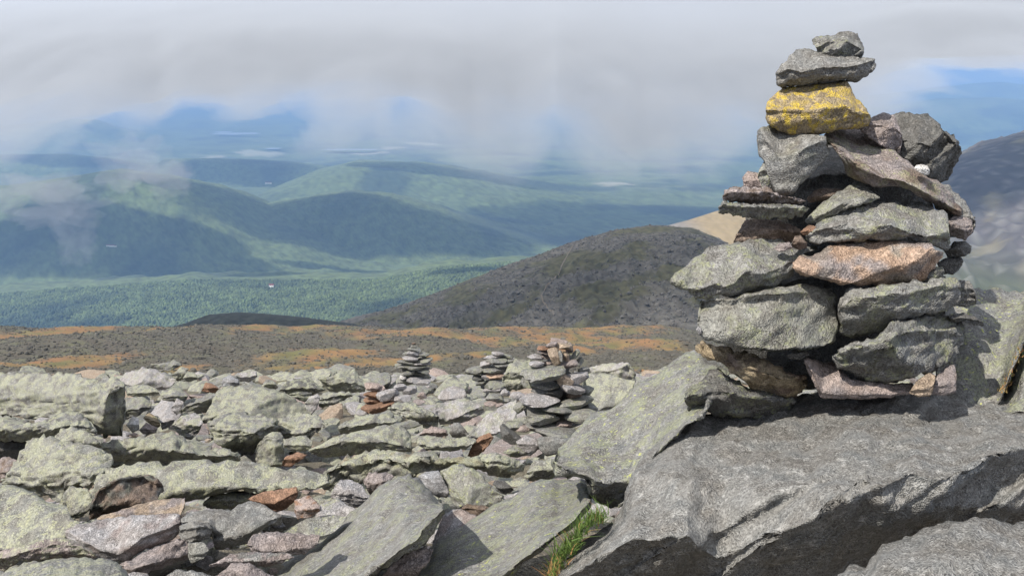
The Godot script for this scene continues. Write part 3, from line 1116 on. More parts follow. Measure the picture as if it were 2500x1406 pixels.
func big_cairn():
	var c := Node3D.new()
	c.name = "cairn"
	c.position = Vector3(1.25, 0.35, -3.25)
	add_child(c, true)
	tag(c, "tall foreground cairn of stacked grey stones with a yellow lichen stone near its top", "cairn")
	look(1620, 60, 2.8125)
	stone(c, "stone", "small dark grey stone on the very top", "sparse", "grey", [1025,100, 1060,85, 1170,75, 1210,55, 1270,48, 1330,65, 1345,95, 1370,130, 1380,180, 1365,230, 1300,270, 1260,260, 1200,245, 1130,245, 1085,215, 1045,150], {"d": 3.16, "crest": [1025,105, 1150,120, 1260,110, 1380,180], "tilt": 20, "over": 22, "fol": 30, "t2": "dark"})
	stone(c, "stone", "layered grey slab under the top stone", "bare", "grey", [780,350, 800,320, 810,290, 850,250, 870,220, 920,175, 980,165, 1035,172, 1100,195, 1200,210, 1290,220, 1360,230, 1450,230, 1460,265, 1430,330, 1380,365, 1310,388, 1240,385, 1180,400, 1080,415, 1000,418, 900,425, 800,430, 785,395], {"d": 3.06, "crest": [780,340, 860,305, 960,322, 1100,288, 1250,292, 1330,282, 1455,240], "tilt": 20, "over": 26, "fol": 8, "th": 0.2})
	stone(c, "stone", "rounded stone covered in bright yellow lichen", "yellow", "olive", [705,620, 720,530, 760,490, 830,440, 900,428, 1000,420, 1100,408, 1180,395, 1250,392, 1280,425, 1300,470, 1350,530, 1390,575, 1425,640, 1400,690, 1340,715, 1280,720, 1200,715, 1130,745, 1060,765, 960,765, 880,755, 820,735, 760,700, 720,670], {"d": 3.04, "c": 0.5, "tilt": 38, "over": 26, "soft": 0.16, "rough": 0.6, "fol": 10, "th": 0.22})
	stone(c, "stone", "wedge shaped grey and pink stone with sharp edges", "bare", "grey", [650,740, 690,710, 740,700, 800,725, 880,745, 960,755, 1060,760, 1110,775, 1130,850, 1140,880, 1080,960, 1000,1040, 930,1110, 880,1170, 810,1185, 770,1150, 740,1070, 710,980, 700,930, 660,890], {"d": 3.02, "crest": [650,740, 795,915, 900,890, 1000,840, 1110,790], "tilt": 25, "over": 12, "soft": 0.02, "rough": 0.6, "cuts": [[800,910, 700,720, 45], [815,1180, 790,900, 48]], "t2": "tan", "t2at": -0.25, "th": 0.2})
	stone(c, "stone", "long brown slab leaning down to the right", "sparse", "mauve", [1110,770, 1140,735, 1220,715, 1330,720, 1390,730, 1440,770, 1500,810, 1560,840, 1610,890, 1680,950, 1750,1000, 1830,1050, 1900,1090, 1950,1140, 2000,1200, 2040,1260, 2050,1290, 2000,1310, 1940,1280, 1850,1240, 1780,1200, 1700,1150, 1600,1110, 1500,1110, 1420,1090, 1330,1060, 1280,1020, 1250,960, 1220,900, 1160,840, 1115,800], {"d": 2.96, "crest": [1110,790, 1250,880, 1330,960, 1500,1050, 1650,1080, 1850,1180, 2045,1290], "tilt": 14, "over": 40, "fol": -35, "t2": "brown", "deep": 0.25, "th": 0.12})
	stone(c, "stone", "white crusted dark boulder at the upper right", "bare", "dark", [1580,640, 1620,615, 1700,605, 1790,625, 1860,660, 1920,720, 1990,760, 2030,820, 2040,860, 2020,960, 1990,1010, 1950,1050, 1920,1085, 1880,1085, 1830,1060, 1780,1030, 1720,980, 1650,930, 1600,860, 1570,750], {"d": 3.2, "crest": [1580,800, 1700,790, 1850,830, 1930,730, 2040,850], "tilt": 25, "over": 18, "rough": 1.6, "t2": "pale", "t2at": 0.12, "fol": 40})
	stone(c, "stone", "brownish stone beside the yellow one", "bare", "mauve", [1340,700, 1430,640, 1510,605, 1580,620, 1620,700, 1640,790, 1620,890, 1560,870, 1480,820, 1400,760], {"d": 3.18, "c": 0.35, "fol": 60})
	stone(c, "pebble", "round white pebble on the leaning slab", "bare", "white", [1725,985, 1740,965, 1780,960, 1815,970, 1832,1000, 1830,1030, 1800,1037, 1760,1016], {"d": 3.0, "c": 0.4, "soft": 0.3, "rough": 0.25, "th": 0.03, "tilt": 35})
	stone(c, "stone", "small pink stone at the upper left", "bare", "pink", [545,1050, 580,1005, 640,1015, 700,1030, 700,1110, 640,1125, 560,1125], {"d": 3.14, "c": 0.5, "rough": 0.6})
	stone(c, "stone", "", "sparse", "grey", [660,1000, 700,930, 770,1000, 800,1180, 740,1160, 680,1120, 650,1065], {"d": 3.12, "c": 0.3})
	stone(c, "stone", "dark layered slab sticking out to the left", "bare", "mauve", [410,1190, 430,1140, 480,1105, 600,1118, 700,1115, 800,1170, 900,1195, 980,1210, 900,1240, 700,1232, 550,1230, 430,1220], {"d": 3.02, "c": 0.35, "tilt": 12, "over": 20, "fol": 6, "rough": 1.5, "t2": "brown"})
	stone(c, "stone", "", "sparse", "grey", [378,1255, 410,1210, 500,1222, 620,1232, 800,1235, 900,1240, 1000,1260, 940,1320, 800,1330, 650,1330, 540,1325, 440,1300, 390,1285], {"d": 3.0, "c": 0.3, "tilt": 12, "over": 25, "fol": -6, "rough": 1.4, "t2": "dark"})
	stone(c, "stone", "", "bare", "brown", [990,1190, 1040,1140, 1110,1120, 1200,1130, 1260,1150, 1200,1190, 1100,1215, 1000,1225], {"d": 3.16, "c": 0.5})
	stone(c, "stone", "grey three sided slab leaning on the pile", "sparse", "green", [980,1340, 1030,1290, 1090,1230, 1200,1160, 1280,1100, 1345,1070, 1380,1105, 1440,1150, 1495,1195, 1400,1225, 1290,1245, 1210,1290, 1120,1330, 1060,1370, 1000,1370], {"d": 3.0, "crest": [980,1345, 1100,1300, 1230,1230, 1380,1190, 1495,1195], "tilt": 20, "over": 20, "fol": 35})
	# core of the pile, tinted dark to give the gaps their shade
	look(1620, 500, 2.8125)
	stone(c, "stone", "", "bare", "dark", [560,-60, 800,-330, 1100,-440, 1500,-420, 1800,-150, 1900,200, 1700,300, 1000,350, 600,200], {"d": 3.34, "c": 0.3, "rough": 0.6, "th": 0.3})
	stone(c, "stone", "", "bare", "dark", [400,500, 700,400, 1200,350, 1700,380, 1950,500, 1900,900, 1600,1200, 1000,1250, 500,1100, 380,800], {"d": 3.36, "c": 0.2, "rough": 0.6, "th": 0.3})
	stone(c, "stone", "broad light grey slab in the middle", "sparse", "grey", [975,215, 1030,185, 1060,130, 1110,90, 1180,50, 1260,10, 1300,-15, 1450,-25, 1600,-22, 1750,-15, 1850,10, 1920,50, 1945,110, 1940,190, 1970,220, 1960,290, 1930,310, 1850,280, 1790,250, 1650,235, 1500,225, 1350,240, 1200,260, 1080,270, 990,250], {"d": 2.9, "crest": [975,218, 1030,188, 1150,152, 1290,115, 1400,122, 1480,140, 1560,135, 1680,185, 1800,222, 1930,190], "tilt": 24, "over": 30, "fol": -4, "soft": 0.02, "t2": "tan", "t2at": 0.25, "th": 0.25})
	stone(c, "stone", "flat slab stained orange and pink", "bare", "orange", [890,400, 950,360, 1050,340, 1120,305, 1200,270, 1320,250, 1450,248, 1600,250, 1750,258, 1840,275, 1860,310, 1925,330, 1920,350, 1880,410, 1830,470, 1800,510, 1720,545, 1600,550, 1500,565, 1440,545, 1350,550, 1250,545, 1180,530, 1080,510, 980,490, 910,460], {"d": 2.86, "crest": [890,410, 980,470, 1100,500, 1300,535, 1450,480, 1560,430, 1740,390, 1850,300], "tilt": 34, "over": 24, "fol": 20, "soft": 0.02, "rough": 0.8, "t2": "mauve", "t2at": 0.0, "th": 0.25})
	stone(c, "stone", "large pointed grey slab overhanging at the left", "sparse", "grey", [50,540, 90,470, 150,410, 220,370, 300,310, 400,275, 500,265, 600,250, 660,215, 720,205, 790,215, 830,250, 900,300, 980,290, 1060,285, 1040,320, 950,350, 910,400, 890,470, 850,510, 750,555, 620,590, 480,620, 350,640, 230,655, 170,610, 120,570], {"d": 2.88, "crest": [50,545, 140,570, 210,595, 340,560, 480,545, 570,470, 700,465, 800,430, 900,380], "tilt": 22, "over": 30, "fol": 20, "rough": 1.1, "th": 0.25})
	stone(c, "stone", "", "bare", "mauve", [760,300, 790,265, 870,255, 890,300, 800,328], {"d": 2.95, "c": 0.5})
	stone(c, "stone", "", "bare", "brown", [880,285, 900,215, 940,208, 990,260, 985,295, 930,308], {"d": 2.97, "c": 0.4, "rough": 1.5})
	stone(c, "stone", "dark reddish brown stone in the shaded gap", "bare", "brown", [485,260, 520,180, 560,110, 640,95, 700,95, 830,120, 920,155, 980,190, 920,245, 830,260, 720,235, 640,245, 600,260, 500,270], {"d": 3.08, "c": 0.45, "t2": "rust"})
	stone(c, "stone", "", "bare", "rust", [940,185, 1000,138, 1050,150, 1025,200, 965,210], {"d": 3.02, "c": 0.5})
	stone(c, "stone", "big blunt grey green block at lower left", "sparse", "green", [240,820, 270,720, 270,660, 420,638, 560,612, 750,572, 900,560, 1060,558, 1150,578, 1185,630, 1190,760, 1182,860, 1180,930, 1130,970, 1000,985, 860,1000, 700,1003, 560,990, 500,985, 400,960, 310,930, 260,880], {"d": 2.84, "c": 0.13, "tilt": 16, "over": -4, "fol": 4, "rough": 1.0, "th": 0.3, "cuts": [[420,1000, 330,640, 22]], "soft": 0.06})
	stone(c, "stone", "long speckled grey block at lower right", "sparse", "grey", [1205,800, 1210,700, 1240,620, 1290,570, 1380,575, 1500,565, 1600,560, 1750,535, 1850,508, 1950,492, 2020,510, 2045,580, 2040,650, 2000,690, 1930,730, 1830,770, 1700,775, 1620,790, 1560,850, 1500,880, 1380,905, 1290,915, 1240,880], {"d": 2.84, "crest": [1205,720, 1300,650, 1500,630, 1700,610, 1900,560, 2045,570], "tilt": 20, "over": 14, "fol": 14, "rough": 1.2, "th": 0.3})
	stone(c, "stone", "rounded lumpy dark grey stone near the foot", "sparse", "grey", [1175,1050, 1200,1000, 1240,950, 1350,930, 1450,920, 1530,880, 1580,820, 1650,780, 1750,775, 1830,770, 1920,745, 1970,745, 2000,790, 2045,860, 2045,960, 2000,1020, 1960,1080, 1900,1110, 1800,1150, 1700,1195, 1550,1210, 1400,1205, 1300,1170, 1220,1120], {"d": 2.8, "crest": [1175,1040, 1300,990, 1480,960, 1600,900, 1720,880, 1900,860, 2045,890], "tilt": 28, "over": 22, "soft": 0.12, "rough": 1.8, "t2": "dark", "t2at": 0.05, "th": 0.3})
	stone(c, "stone", "rough brown stone at the lower left foot", "bare", "olive", [240,980, 270,945, 370,970, 430,985, 500,1010, 580,1010, 680,1040, 780,1100, 870,1160, 970,1170, 980,1230, 950,1290, 880,1340, 810,1360, 740,1340, 650,1290, 560,1210, 480,1160, 400,1100, 340,1080, 270,1030], {"d": 2.92, "c": 0.45, "tilt": 16, "over": 24, "fol": -30, "rough": 1.7, "t2": "brown", "th": 0.25})
	stone(c, "stone", "pale pink slab at the foot", "bare", "pink", [970,1060, 1050,1065, 1110,1085, 1180,1090, 1220,1130, 1300,1190, 1420,1210, 1560,1220, 1720,1230, 1700,1300, 1500,1330, 1200,1330, 1080,1320, 1040,1230, 1000,1150], {"d": 2.95, "crest": [970,1060, 1050,1200, 1090,1290, 1300,1310, 1710,1300], "tilt": 20, "over": 10, "rough": 0.7, "th": 0.3, "t2": "mauve"})
	stone(c, "stone", "", "bare", "tan", [1690,1290, 1740,1210, 1830,1150, 1870,1175, 1860,1240, 1840,1310, 1750,1320], {"d": 2.9, "c": 0.6, "rough": 0.5})
	stone(c, "stone", "", "bare", "mauve", [1840,1300, 1880,1180, 1950,1110, 2000,1100, 2015,1160, 2010,1290, 1930,1310], {"d": 2.94, "c": 0.6, "rough": 0.5})
	stone(c, "stone", "", "bare", "dark", [850,1045, 880,1000, 960,990, 1010,1030, 950,1062, 880,1062], {"d": 3.0, "c": 0.4})
	stone(c, "stone", "", "bare", "grey", [1880,-150, 1960,-135, 2020,-75, 2090,5, 2140,90, 2132,180, 2060,230, 1960,220, 1920,100, 1870,20], {"d": 3.16, "c": 0.55, "tilt": 28, "t2": "pale", "rough": 1.4, "fol": -40})
	stone(c, "stone", "", "bare", "mauve", [1945,120, 2000,75, 2060,80, 2120,110, 2130,180, 2080,240, 2040,232, 1980,210, 1950,160], {"d": 3.08, "c": 0.4, "rough": 1.4, "t2": "pale"})
	stone(c, "stone", "", "bare", "dark", [1930,320, 2000,255, 2080,248, 2118,290, 2115,330, 2060,358, 1960,365], {"d": 3.2, "c": 0.4})
	stone(c, "stone", "", "bare", "dark", [1880,400, 1940,365, 2050,362, 2065,390, 2040,440, 1990,478, 1920,475], {"d": 3.2, "c": 0.3})
	stone(c, "stone", "", "sparse", "dark", [1830,490, 1870,425, 1920,425, 1935,460, 1915,505, 1850,510], {"d": 2.98, "c": 0.3})
	stone(c, "stone", "", "lime", "grey", [1990,540, 2040,515, 2110,530, 2145,590, 2150,680, 2080,700, 2000,690], {"d": 3.2, "c": 0.3})
	stone(c, "stone", "flat dark shard poking out at the right", "bare", "dark", [1960,760, 2060,742, 2150,772, 2195,800, 2202,830, 2130,822, 2060,805, 1980,800], {"d": 2.98, "c": 0.5, "rough": 1.2, "th": 0.1})
	stone(c, "pebble", "", "bare", "pale", [224,860, 240,830, 262,850, 262,885, 245,892], {"d": 2.92, "c": 0.4, "rough": 0.3})

# ------------------------------------------------------------------ foreground boulders

func foreground_boulders():
	look(1300, 900, 2.08333)
	rock("boulder", "huge rough grey boulder across the lower right, in front of the tall cairn", "bare", "grey", [120,1110, 250,920, 400,790, 470,700, 500,600, 550,480, 620,420, 700,350, 760,290, 850,260, 950,240, 1080,210, 1200,180, 1320,160, 1450,130, 1600,112, 1800,118, 2000,125, 2150,115, 2270,150, 2400,160, 2500,178, 2750,260, 2950,400, 2950,800, 2500,900, 1900,1130, 1500,1300, 900,1300, 350,1230], {"d": 2.25, "crest": [120,1090, 330,975, 420,910, 520,868, 600,880, 700,858, 800,850, 860,930, 960,990, 1010,960, 1150,880, 1270,830, 1390,775, 1540,660, 1690,560, 1790,590, 1930,525, 2100,560, 2250,480, 2330,432, 2520,405, 2800,330], "dt": 3.0, "over": 50, "soft": 0.015, "even": 2, "round": 0.02, "fol": 33, "rough": 1.0, "ledge": 1.3, "topledge": 0.55, "th": 0.4, "t2": "pale", "t2at": 0.22, "seed": 77})
	rock("boulder", "grey boulder cut off by the bottom right corner", "bare", "grey", [1540,1080, 1620,1000, 1700,990, 1780,920, 1880,870, 2000,820, 2130,790, 2230,765, 2330,765, 2420,790, 2500,780, 2700,840, 2850,1000, 2800,1250, 1450,1250], {"d": 1.75, "c": 0.95, "dt": 2.25, "over": 20, "rough": 1.0, "topledge": 0.4, "fol": 25, "th": 0.2, "round": 0.03})
	rock("boulder", "lichen spotted boulder sloping up to the left of the tall cairn", "lime", "grey", [110,470, 160,400, 210,350, 280,260, 330,230, 430,190, 500,120, 560,80, 640,30, 700,-20, 780,-70, 850,-105, 900,-60, 1000,-20, 1000,80, 900,150, 860,260, 760,300, 720,350, 650,400, 620,450, 600,500, 560,580, 500,630, 470,690, 430,695, 380,690, 310,660, 280,600, 275,550, 200,555, 130,540], {"d": 2.95, "crest": [110,470, 200,530, 280,540, 330,575, 480,590, 620,480, 900,220], "dt": 3.8, "over": 35, "rough": 1.1, "topledge": 0.45, "fol": 35, "th": 0.4, "round": 0.03})
	look(1620, 500, 2.8125)
	rock("boulder", "lichen spotted grey boulder behind the foot of the tall cairn at the right", "lime", "grey", [1900,700, 2140,590, 2200,585, 2330,590, 2420,595, 2520,602, 2550,760, 2490,880, 2440,1000, 2385,1150, 2340,1290, 2300,1400, 1900,1400, 1880,1100], {"d": 3.12, "c": 0.97, "dt": 3.75, "rough": 1.1, "fol": 12, "th": 0.3, "round": 0.03})
	rock("boulder", "lichen spotted boulder right of the mossy crack, cut by the right edge", "lime", "grey", [2480,640, 2700,625, 2900,800, 2900,1450, 2290,1450, 2310,1310, 2350,1170, 2405,1020, 2450,880], {"d": 3.02, "c": 0.97, "dt": 3.6, "rough": 1.1, "fol": 12, "th": 0.3, "round": 0.03})
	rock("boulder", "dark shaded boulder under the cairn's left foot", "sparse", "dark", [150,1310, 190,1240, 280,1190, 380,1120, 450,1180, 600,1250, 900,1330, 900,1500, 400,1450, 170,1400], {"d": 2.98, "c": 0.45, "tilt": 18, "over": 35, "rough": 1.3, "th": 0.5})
	look(600, 1000, 2.6316)
	rock("flat_rock", "large tilted grey slab with parallel ridges, lower middle", "sparse", "grey", [100,1160, 150,1060, 240,990, 350,900, 480,820, 600,720, 700,650, 800,560, 880,490, 960,430, 1040,415, 1110,450, 1140,490, 1200,560, 1270,640, 1240,720, 1200,790, 1150,880, 1060,900, 980,960, 880,1020, 790,1100, 600,1200, 200,1230], {"d": 2.9, "crest": [100,1200, 500,1180, 760,1080, 880,990, 1000,895, 1100,835, 1160,745, 1270,640], "dt": 4.15, "over": 30, "rough": 1.1, "topledge": 0.45, "fol": 40, "th": 0.25, "round": 0.03, "soft": 0.02})
	rock("flat_rock", "smooth tilted grey slab left of the grass tuft", "lime", "grey", [980,1150, 1050,1068, 1150,950, 1230,850, 1340,780, 1480,700, 1600,620, 1720,560, 1860,460, 1950,440, 2000,460, 2160,450, 2190,480, 2215,590, 2170,680, 2120,750, 2050,800, 1950,870, 1850,940, 1750,1020, 1660,1110, 1500,1200, 1050,1230], {"d": 2.72, "crest": [980,1200, 1500,1130, 1660,1060, 1760,975, 1870,895, 2000,800, 2110,710, 2205,590], "dt": 3.9, "over": 32, "rough": 0.8, "topledge": 0.4, "fol": 38, "th": 0.25, "round": 0.03, "soft": 0.02})
	rock("flat_rock", "brownish stone wedged between the two tilted slabs", "bare", "mauve", [860,1080, 950,980, 1060,900, 1140,885, 1200,900, 1170,980, 1080,1080, 1000,1140, 880,1130], {"d": 3.05, "c": 0.8, "tilt": 30, "rough": 1.2, "t2": "tan"})

# ------------------------------------------------------------------ rocks of the boulder field

func field_rocks():
	look(0, 860, 2.575)
	rock("flat_rock", "thick lichen covered slab jutting out at the left edge", "green", "grey", [-90,150, 60,125, 200,130, 340,130, 430,138, 500,140, 545,178, 600,158, 640,138, 700,150, 750,180, 785,215, 785,300, 775,420, 760,520, 640,538, 600,505, 570,440, 500,400, 400,395, 200,415, 0,410, -90,400], {"d": 8.6, "craggy": 1.5, "crest": [-90,285, 50,292, 200,302, 330,312, 420,322, 560,312, 660,300, 700,240, 785,215], "tilt": 10, "over": 38, "cuts": [[690,540, 655,180, 62]], "rough": 1.0, "th": 0.9, "fol": 3})
	rock("flat_rock", "lichen covered slab lying under the jutting one at the left edge", "green", "grey", [-90,475, 50,445, 200,440, 330,412, 420,376, 480,376, 550,418, 595,490, 605,520, 480,520, 400,520, 340,545, 240,560, 150,560, 60,560, -90,560], {"d": 8.3, "c": 0.55, "tilt": 12, "over": 30, "rough": 1.2, "th": 0.9})
	rock("boulder", "dark gap stone low at the left edge", "bare", "dark", [-90,540, 60,545, 160,560, 180,640, 100,680, -90,680], {"d": 8.9, "c": 0.2})  # fills a gap; its dark tint stands for the shade there
	rock("rock", "small brown rock at the left edge below the dark gap", "bare", "mauve", [-60,720, 0,665, 50,655, 100,680, 80,740, 30,810, -60,830], {"c": 0.6, "t2": "brown"})
	rock("boulder", "lumpy green lichened boulder at the left", "green", "green", [0,820, 60,730, 110,660, 160,580, 240,530, 330,535, 420,560, 520,575, 620,600, 690,650, 705,700, 660,745, 590,830, 550,870, 480,860, 410,870, 370,950, 330,940, 270,905, 180,890, 80,860], {"c": 0.55, "tilt": 22, "over": 10, "rough": 1.5, "cuts": [[560,870, 560,600, 38]], "th": 0.7})
	rock("rock", "lichened rock tip showing behind the green boulder", "green", "green", [330,540, 380,485, 440,468, 520,485, 600,530, 640,600, 520,610, 400,600], {"d": 7.6, "c": 0.7})
	rock("boulder", "broad lichened boulder in the left middle ground", "green", "green", [560,640, 640,560, 760,540, 900,540, 1000,510, 1100,503, 1180,540, 1240,590, 1330,590, 1420,610, 1510,650, 1510,720, 1300,740, 1100,740, 980,740, 800,750, 700,740, 640,700], {"c": 0.55, "tilt": 18, "rough": 1.5, "th": 0.8})
	rock("boulder", "long flat lichened slab with a dark crack, left middle", "green", "green", [540,900, 620,780, 690,720, 760,695, 900,690, 1100,688, 1300,688, 1480,678, 1600,690, 1700,720, 1800,730, 1900,740, 2080,760, 2080,840, 1900,880, 1760,880, 1600,900, 1450,875, 1330,890, 1250,920, 1160,960, 1050,960, 900,1000, 600,1030], {"d": 4.75, "c": 0.75, "tilt": 14, "rough": 1.0, "th": 0.7, "fol": 4})
	rock("boulder", "grey block beside the dark crack", "green", "grey", [1270,960, 1320,900, 1480,870, 1620,885, 1700,880, 1620,960, 1500,985, 1380,990, 1300,980], {"c": 0.6, "tilt": 14})
	rock("boulder", "dark brown craggy block leaning on the lichened slab", "bare", "brown", [560,1045, 565,960, 600,890, 660,840, 740,800, 830,780, 920,768, 980,800, 1020,840, 1015,880, 980,935, 900,955, 800,985, 720,1015, 640,1040], {"crest": [560,1000, 620,870, 740,805, 900,785, 1020,840], "over": 22, "d": 4.3, "rough": 1.8, "t2": "dark", "t2at": 0.0, "cuts": [[560,1040, 1020,860, -30]]})
	rock("flat_rock", "flat tan slab behind the broad pink grey one", "bare", "tan", [595,1055, 650,1020, 740,1000, 850,965, 980,930, 1080,918, 1155,918, 1162,950, 1140,1010, 1125,1060, 1000,1060, 850,1070, 700,1070], {"d": 4.1, "crest": [595,1055, 1000,1050, 1125,1040, 1160,950], "tilt": 10, "rough": 0.6, "t2": "mauve"})
	rock("flat_rock", "broad flat pink grey slab at lower left", "bare", "pale", [410,1120, 480,1090, 600,1060, 700,1045, 850,1030, 1000,1018, 1120,1012, 1138,1060, 1132,1120, 1080,1180, 980,1215, 880,1250, 800,1305, 740,1315, 620,1295, 540,1245, 480,1200, 430,1180], {"d": 3.7, "crest": [410,1125, 500,1175, 600,1235, 740,1275, 800,1240, 880,1175, 1000,1130, 1130,1075], "tilt": 8, "over": 32, "soft": 0.02, "rough": 0.7, "fol": 14, "t2": "mauve", "th": 0.3})
	rock("flat_rock", "grey layered slab under the broad pink grey one", "bare", "mauve", [740,1340, 860,1280, 980,1225, 1100,1175, 1170,1175, 1218,1270, 1200,1305, 1080,1330, 980,1365, 900,1410, 820,1420, 780,1370], {"d": 3.55, "crest": [740,1345, 830,1370, 960,1330, 1080,1295, 1215,1265], "tilt": 10, "over": 20, "rough": 1.3, "fol": 16})
	rock("boulder", "lichened rock cut off by the bottom left corner", "green", "grey", [-60,1410, 0,1385, 120,1340, 250,1310, 400,1298, 550,1293, 680,1308, 760,1340, 800,1400, 820,1500, -60,1500], {"d": 2.9, "c": 0.9, "dt": 3.3, "rough": 1.0})
	rock("flat_rock", "wide green lichened slab at the left edge", "green", "green", [-90,850, 60,830, 200,890, 330,950, 420,970, 420,1040, 500,1070, 600,1050, 570,1080, 440,1130, 380,1180, 330,1200, 200,1230, 100,1250, 0,1250, -90,1260], {"d": 3.95, "c": 0.96, "tilt": 8, "rough": 1.2, "th": 0.4})
	rock("flat_rock", "thin grey slab edge above the bottom left rock", "green", "mauve", [-90,1270, 60,1232, 200,1202, 330,1165, 430,1175, 510,1205, 620,1285, 450,1295, 300,1300, 200,1312, 120,1325, 30,1370, -90,1400], {"d": 3.5, "crest": [-90,1320, 60,1290, 200,1240, 330,1215, 500,1225, 610,1285], "over": 30, "rough": 1.0})
	rock("rock", "small lichened wedge between the green boulder and the brown block", "green", "green", [360,965, 430,840, 550,860, 570,920, 565,985, 510,1030, 420,1080, 400,1010], {"d": 4.7, "c": 0.8, "tilt": 25})
	rock("rock", "upright lichened stone post", "green", "green", [1605,660, 1620,580, 1680,510, 1740,498, 1778,520, 1782,620, 1776,720, 1700,722, 1612,700], {"c": 0.25, "cuts": [[1725,720, 1725,500, 55]], "tilt": 30, "over": 0, "th": 0.15})
	rock("boulder", "lichened boulder overhanging a dark hollow", "green", "grey", [1300,440, 1400,395, 1500,375, 1640,395, 1750,430, 1735,490, 1670,545, 1620,590, 1580,645, 1500,655, 1420,610, 1350,565, 1325,500], {"crest": [1300,480, 1400,500, 1480,495, 1600,505, 1750,470], "tilt": 25, "over": 38, "rough": 1.5, "d": 9.2})
	rock("boulder", "big rounded lichen mound in the middle ground", "green", "green", [1260,440, 1340,300, 1380,240, 1450,212, 1560,208, 1680,230, 1780,260, 1860,300, 1930,330, 1960,390, 1950,480, 1740,500, 1600,480, 1400,480], {"d": 10.2, "c": 0.85, "tilt": 18, "rough": 1.0, "th": 1.0})
	rock("boulder", "grey lichened rocks joined to the mound's right foot", "green", "grey", [1720,440, 1800,400, 1900,380, 2000,400, 2060,450, 1960,520, 1930,590, 1860,620, 1790,600, 1770,520], {"d": 9.6, "c": 0.55, "tilt": 20, "over": 25, "rough": 1.5})
	rock("flat_rock", "grey slab with a thin seam under the reddish stone", "bare", "grey", [1120,1075, 1200,990, 1350,1000, 1470,985, 1560,938, 1650,955, 1775,1030, 1765,1085, 1690,1100, 1610,1140, 1545,1200, 1400,1240, 1330,1230, 1380,1130, 1300,1085], {"d": 3.75, "crest": [1120,1080, 1350,1140, 1500,1180, 1600,1110, 1690,1060, 1775,1035], "tilt": 14, "over": 15, "rough": 1.0, "fol": 22, "t2": "green"})
	rock("flat_rock", "mauve slab at the bottom, left of the large ridged slab", "bare", "mauve", [1550,1210, 1590,1150, 1700,1130, 1850,1135, 2010,1150, 1990,1210, 1900,1270, 1700,1280, 1600,1260], {"d": 3.25, "crest": [1550,1210, 1620,1250, 1750,1250, 1950,1230], "tilt": 12, "rough": 1.1, "t2": "pink"})
	rock("flat_rock", "rust brown slab propped above the seamed grey slab", "bare", "rust", [1555,925, 1640,880, 1760,860, 1862,848, 1870,905, 1830,955, 1770,995, 1720,1000, 1650,965], {"d": 4.1, "crest": [1555,925, 1650,950, 1720,955, 1865,880], "tilt": 12, "over": 25, "rough": 0.8, "t2": "tan"})
	rock("rock", "reddish stone right of the rust brown slab", "bare", "pink", [1850,930, 1940,898, 2000,950, 2012,990, 1960,1040, 1870,1050, 1850,1000], {"d": 4.0, "c": 0.6, "rough": 1.0, "t2": "rust"})
	rock("rock", "small layered grey stone beside the pink grey slab", "bare", "grey", [1125,1090, 1200,1058, 1300,1068, 1335,1110, 1320,1165, 1200,1200, 1135,1175], {"d": 3.65, "c": 0.35, "over": 10, "rough": 1.8, "fol": 10})
	rock("flat_rock", "thin flat slab below the mauve slab", "bare", "mauve", [1310,1345, 1450,1268, 1600,1258, 1810,1266, 1850,1290, 1700,1345, 1500,1360], {"d": 3.05, "c": 0.6, "rough": 0.9, "t2": "grey"})
	rock("flat_rock", "mauve slab cut by the bottom edge", "bare", "mauve", [1340,1420, 1450,1330, 1560,1325, 1720,1410, 1720,1500, 1340,1500], {"d": 2.85, "c": 0.85})
	rock("flat_rock", "small grey slab left of the dark gap at the bottom", "bare", "green", [1180,1200, 1280,1195, 1310,1240, 1280,1300, 1200,1330, 1180,1280], {"d": 3.5, "c": 0.6, "over": 20})
	rock("flat_rock", "grey slab end low between the two bottom slabs", "bare", "grey", [1000,1420, 1120,1370, 1250,1380, 1380,1420, 1380,1500, 1000,1500], {"d": 3.0, "c": 0.7})
	look(600, 1000, 2.6316)
	rock("rock", "white lilac stone with a rounded top, centre left", "bare", "pale", [545,560, 570,490, 620,448, 690,455, 740,490, 770,530, 795,560, 785,605, 740,640, 660,615, 600,595], {"c": 0.55, "d": 4.45, "tilt": 25, "rough": 0.9})
	rock("rock", "blue grey angular stone behind the ridged slab", "bare", "blue", [1105,430, 1160,402, 1240,393, 1265,450, 1312,535, 1290,565, 1230,560, 1150,515], {"d": 4.6, "crest": [1105,435, 1160,450, 1250,440], "tilt": 20, "over": 5, "rough": 0.5, "soft": 0.02, "cuts": [[1240,560, 1180,440, 30]]})
	rock("boulder", "four sided lichened stone standing on edge, centre", "lime", "green", [1250,400, 1330,360, 1390,343, 1440,380, 1500,400, 1550,460, 1655,555, 1605,640, 1520,640, 1400,620, 1370,650, 1330,600, 1290,500], {"d": 4.5, "crest": [1250,410, 1400,600, 1500,640, 1655,600], "tilt": 34, "over": 10, "rough": 0.7, "cuts": [[1380,640, 1560,450, 20]]})
	rock("rock", "small brown stone under the four sided stone", "bare", "brown", [1385,635, 1420,608, 1540,618, 1595,650, 1535,695, 1450,675], {"d": 4.05, "c": 0.4, "t2": "rust"})
	rock("flat_rock", "flat lilac slab between the two tilted slabs", "bare", "pale", [1200,860, 1240,760, 1270,680, 1330,648, 1390,638, 1450,675, 1530,700, 1420,800, 1320,850, 1200,920], {"d": 3.95, "c": 0.95, "tilt": 12, "rough": 0.5, "t2": "mauve"})
	rock("rock", "upright rust red stone below the middle cairn", "bare", "rust", [1425,300, 1460,220, 1510,168, 1570,152, 1590,180, 1552,245, 1500,290, 1450,305], {"d": 7.6, "c": 0.3, "over": -6, "rough": 0.9, "t2": "pink"})
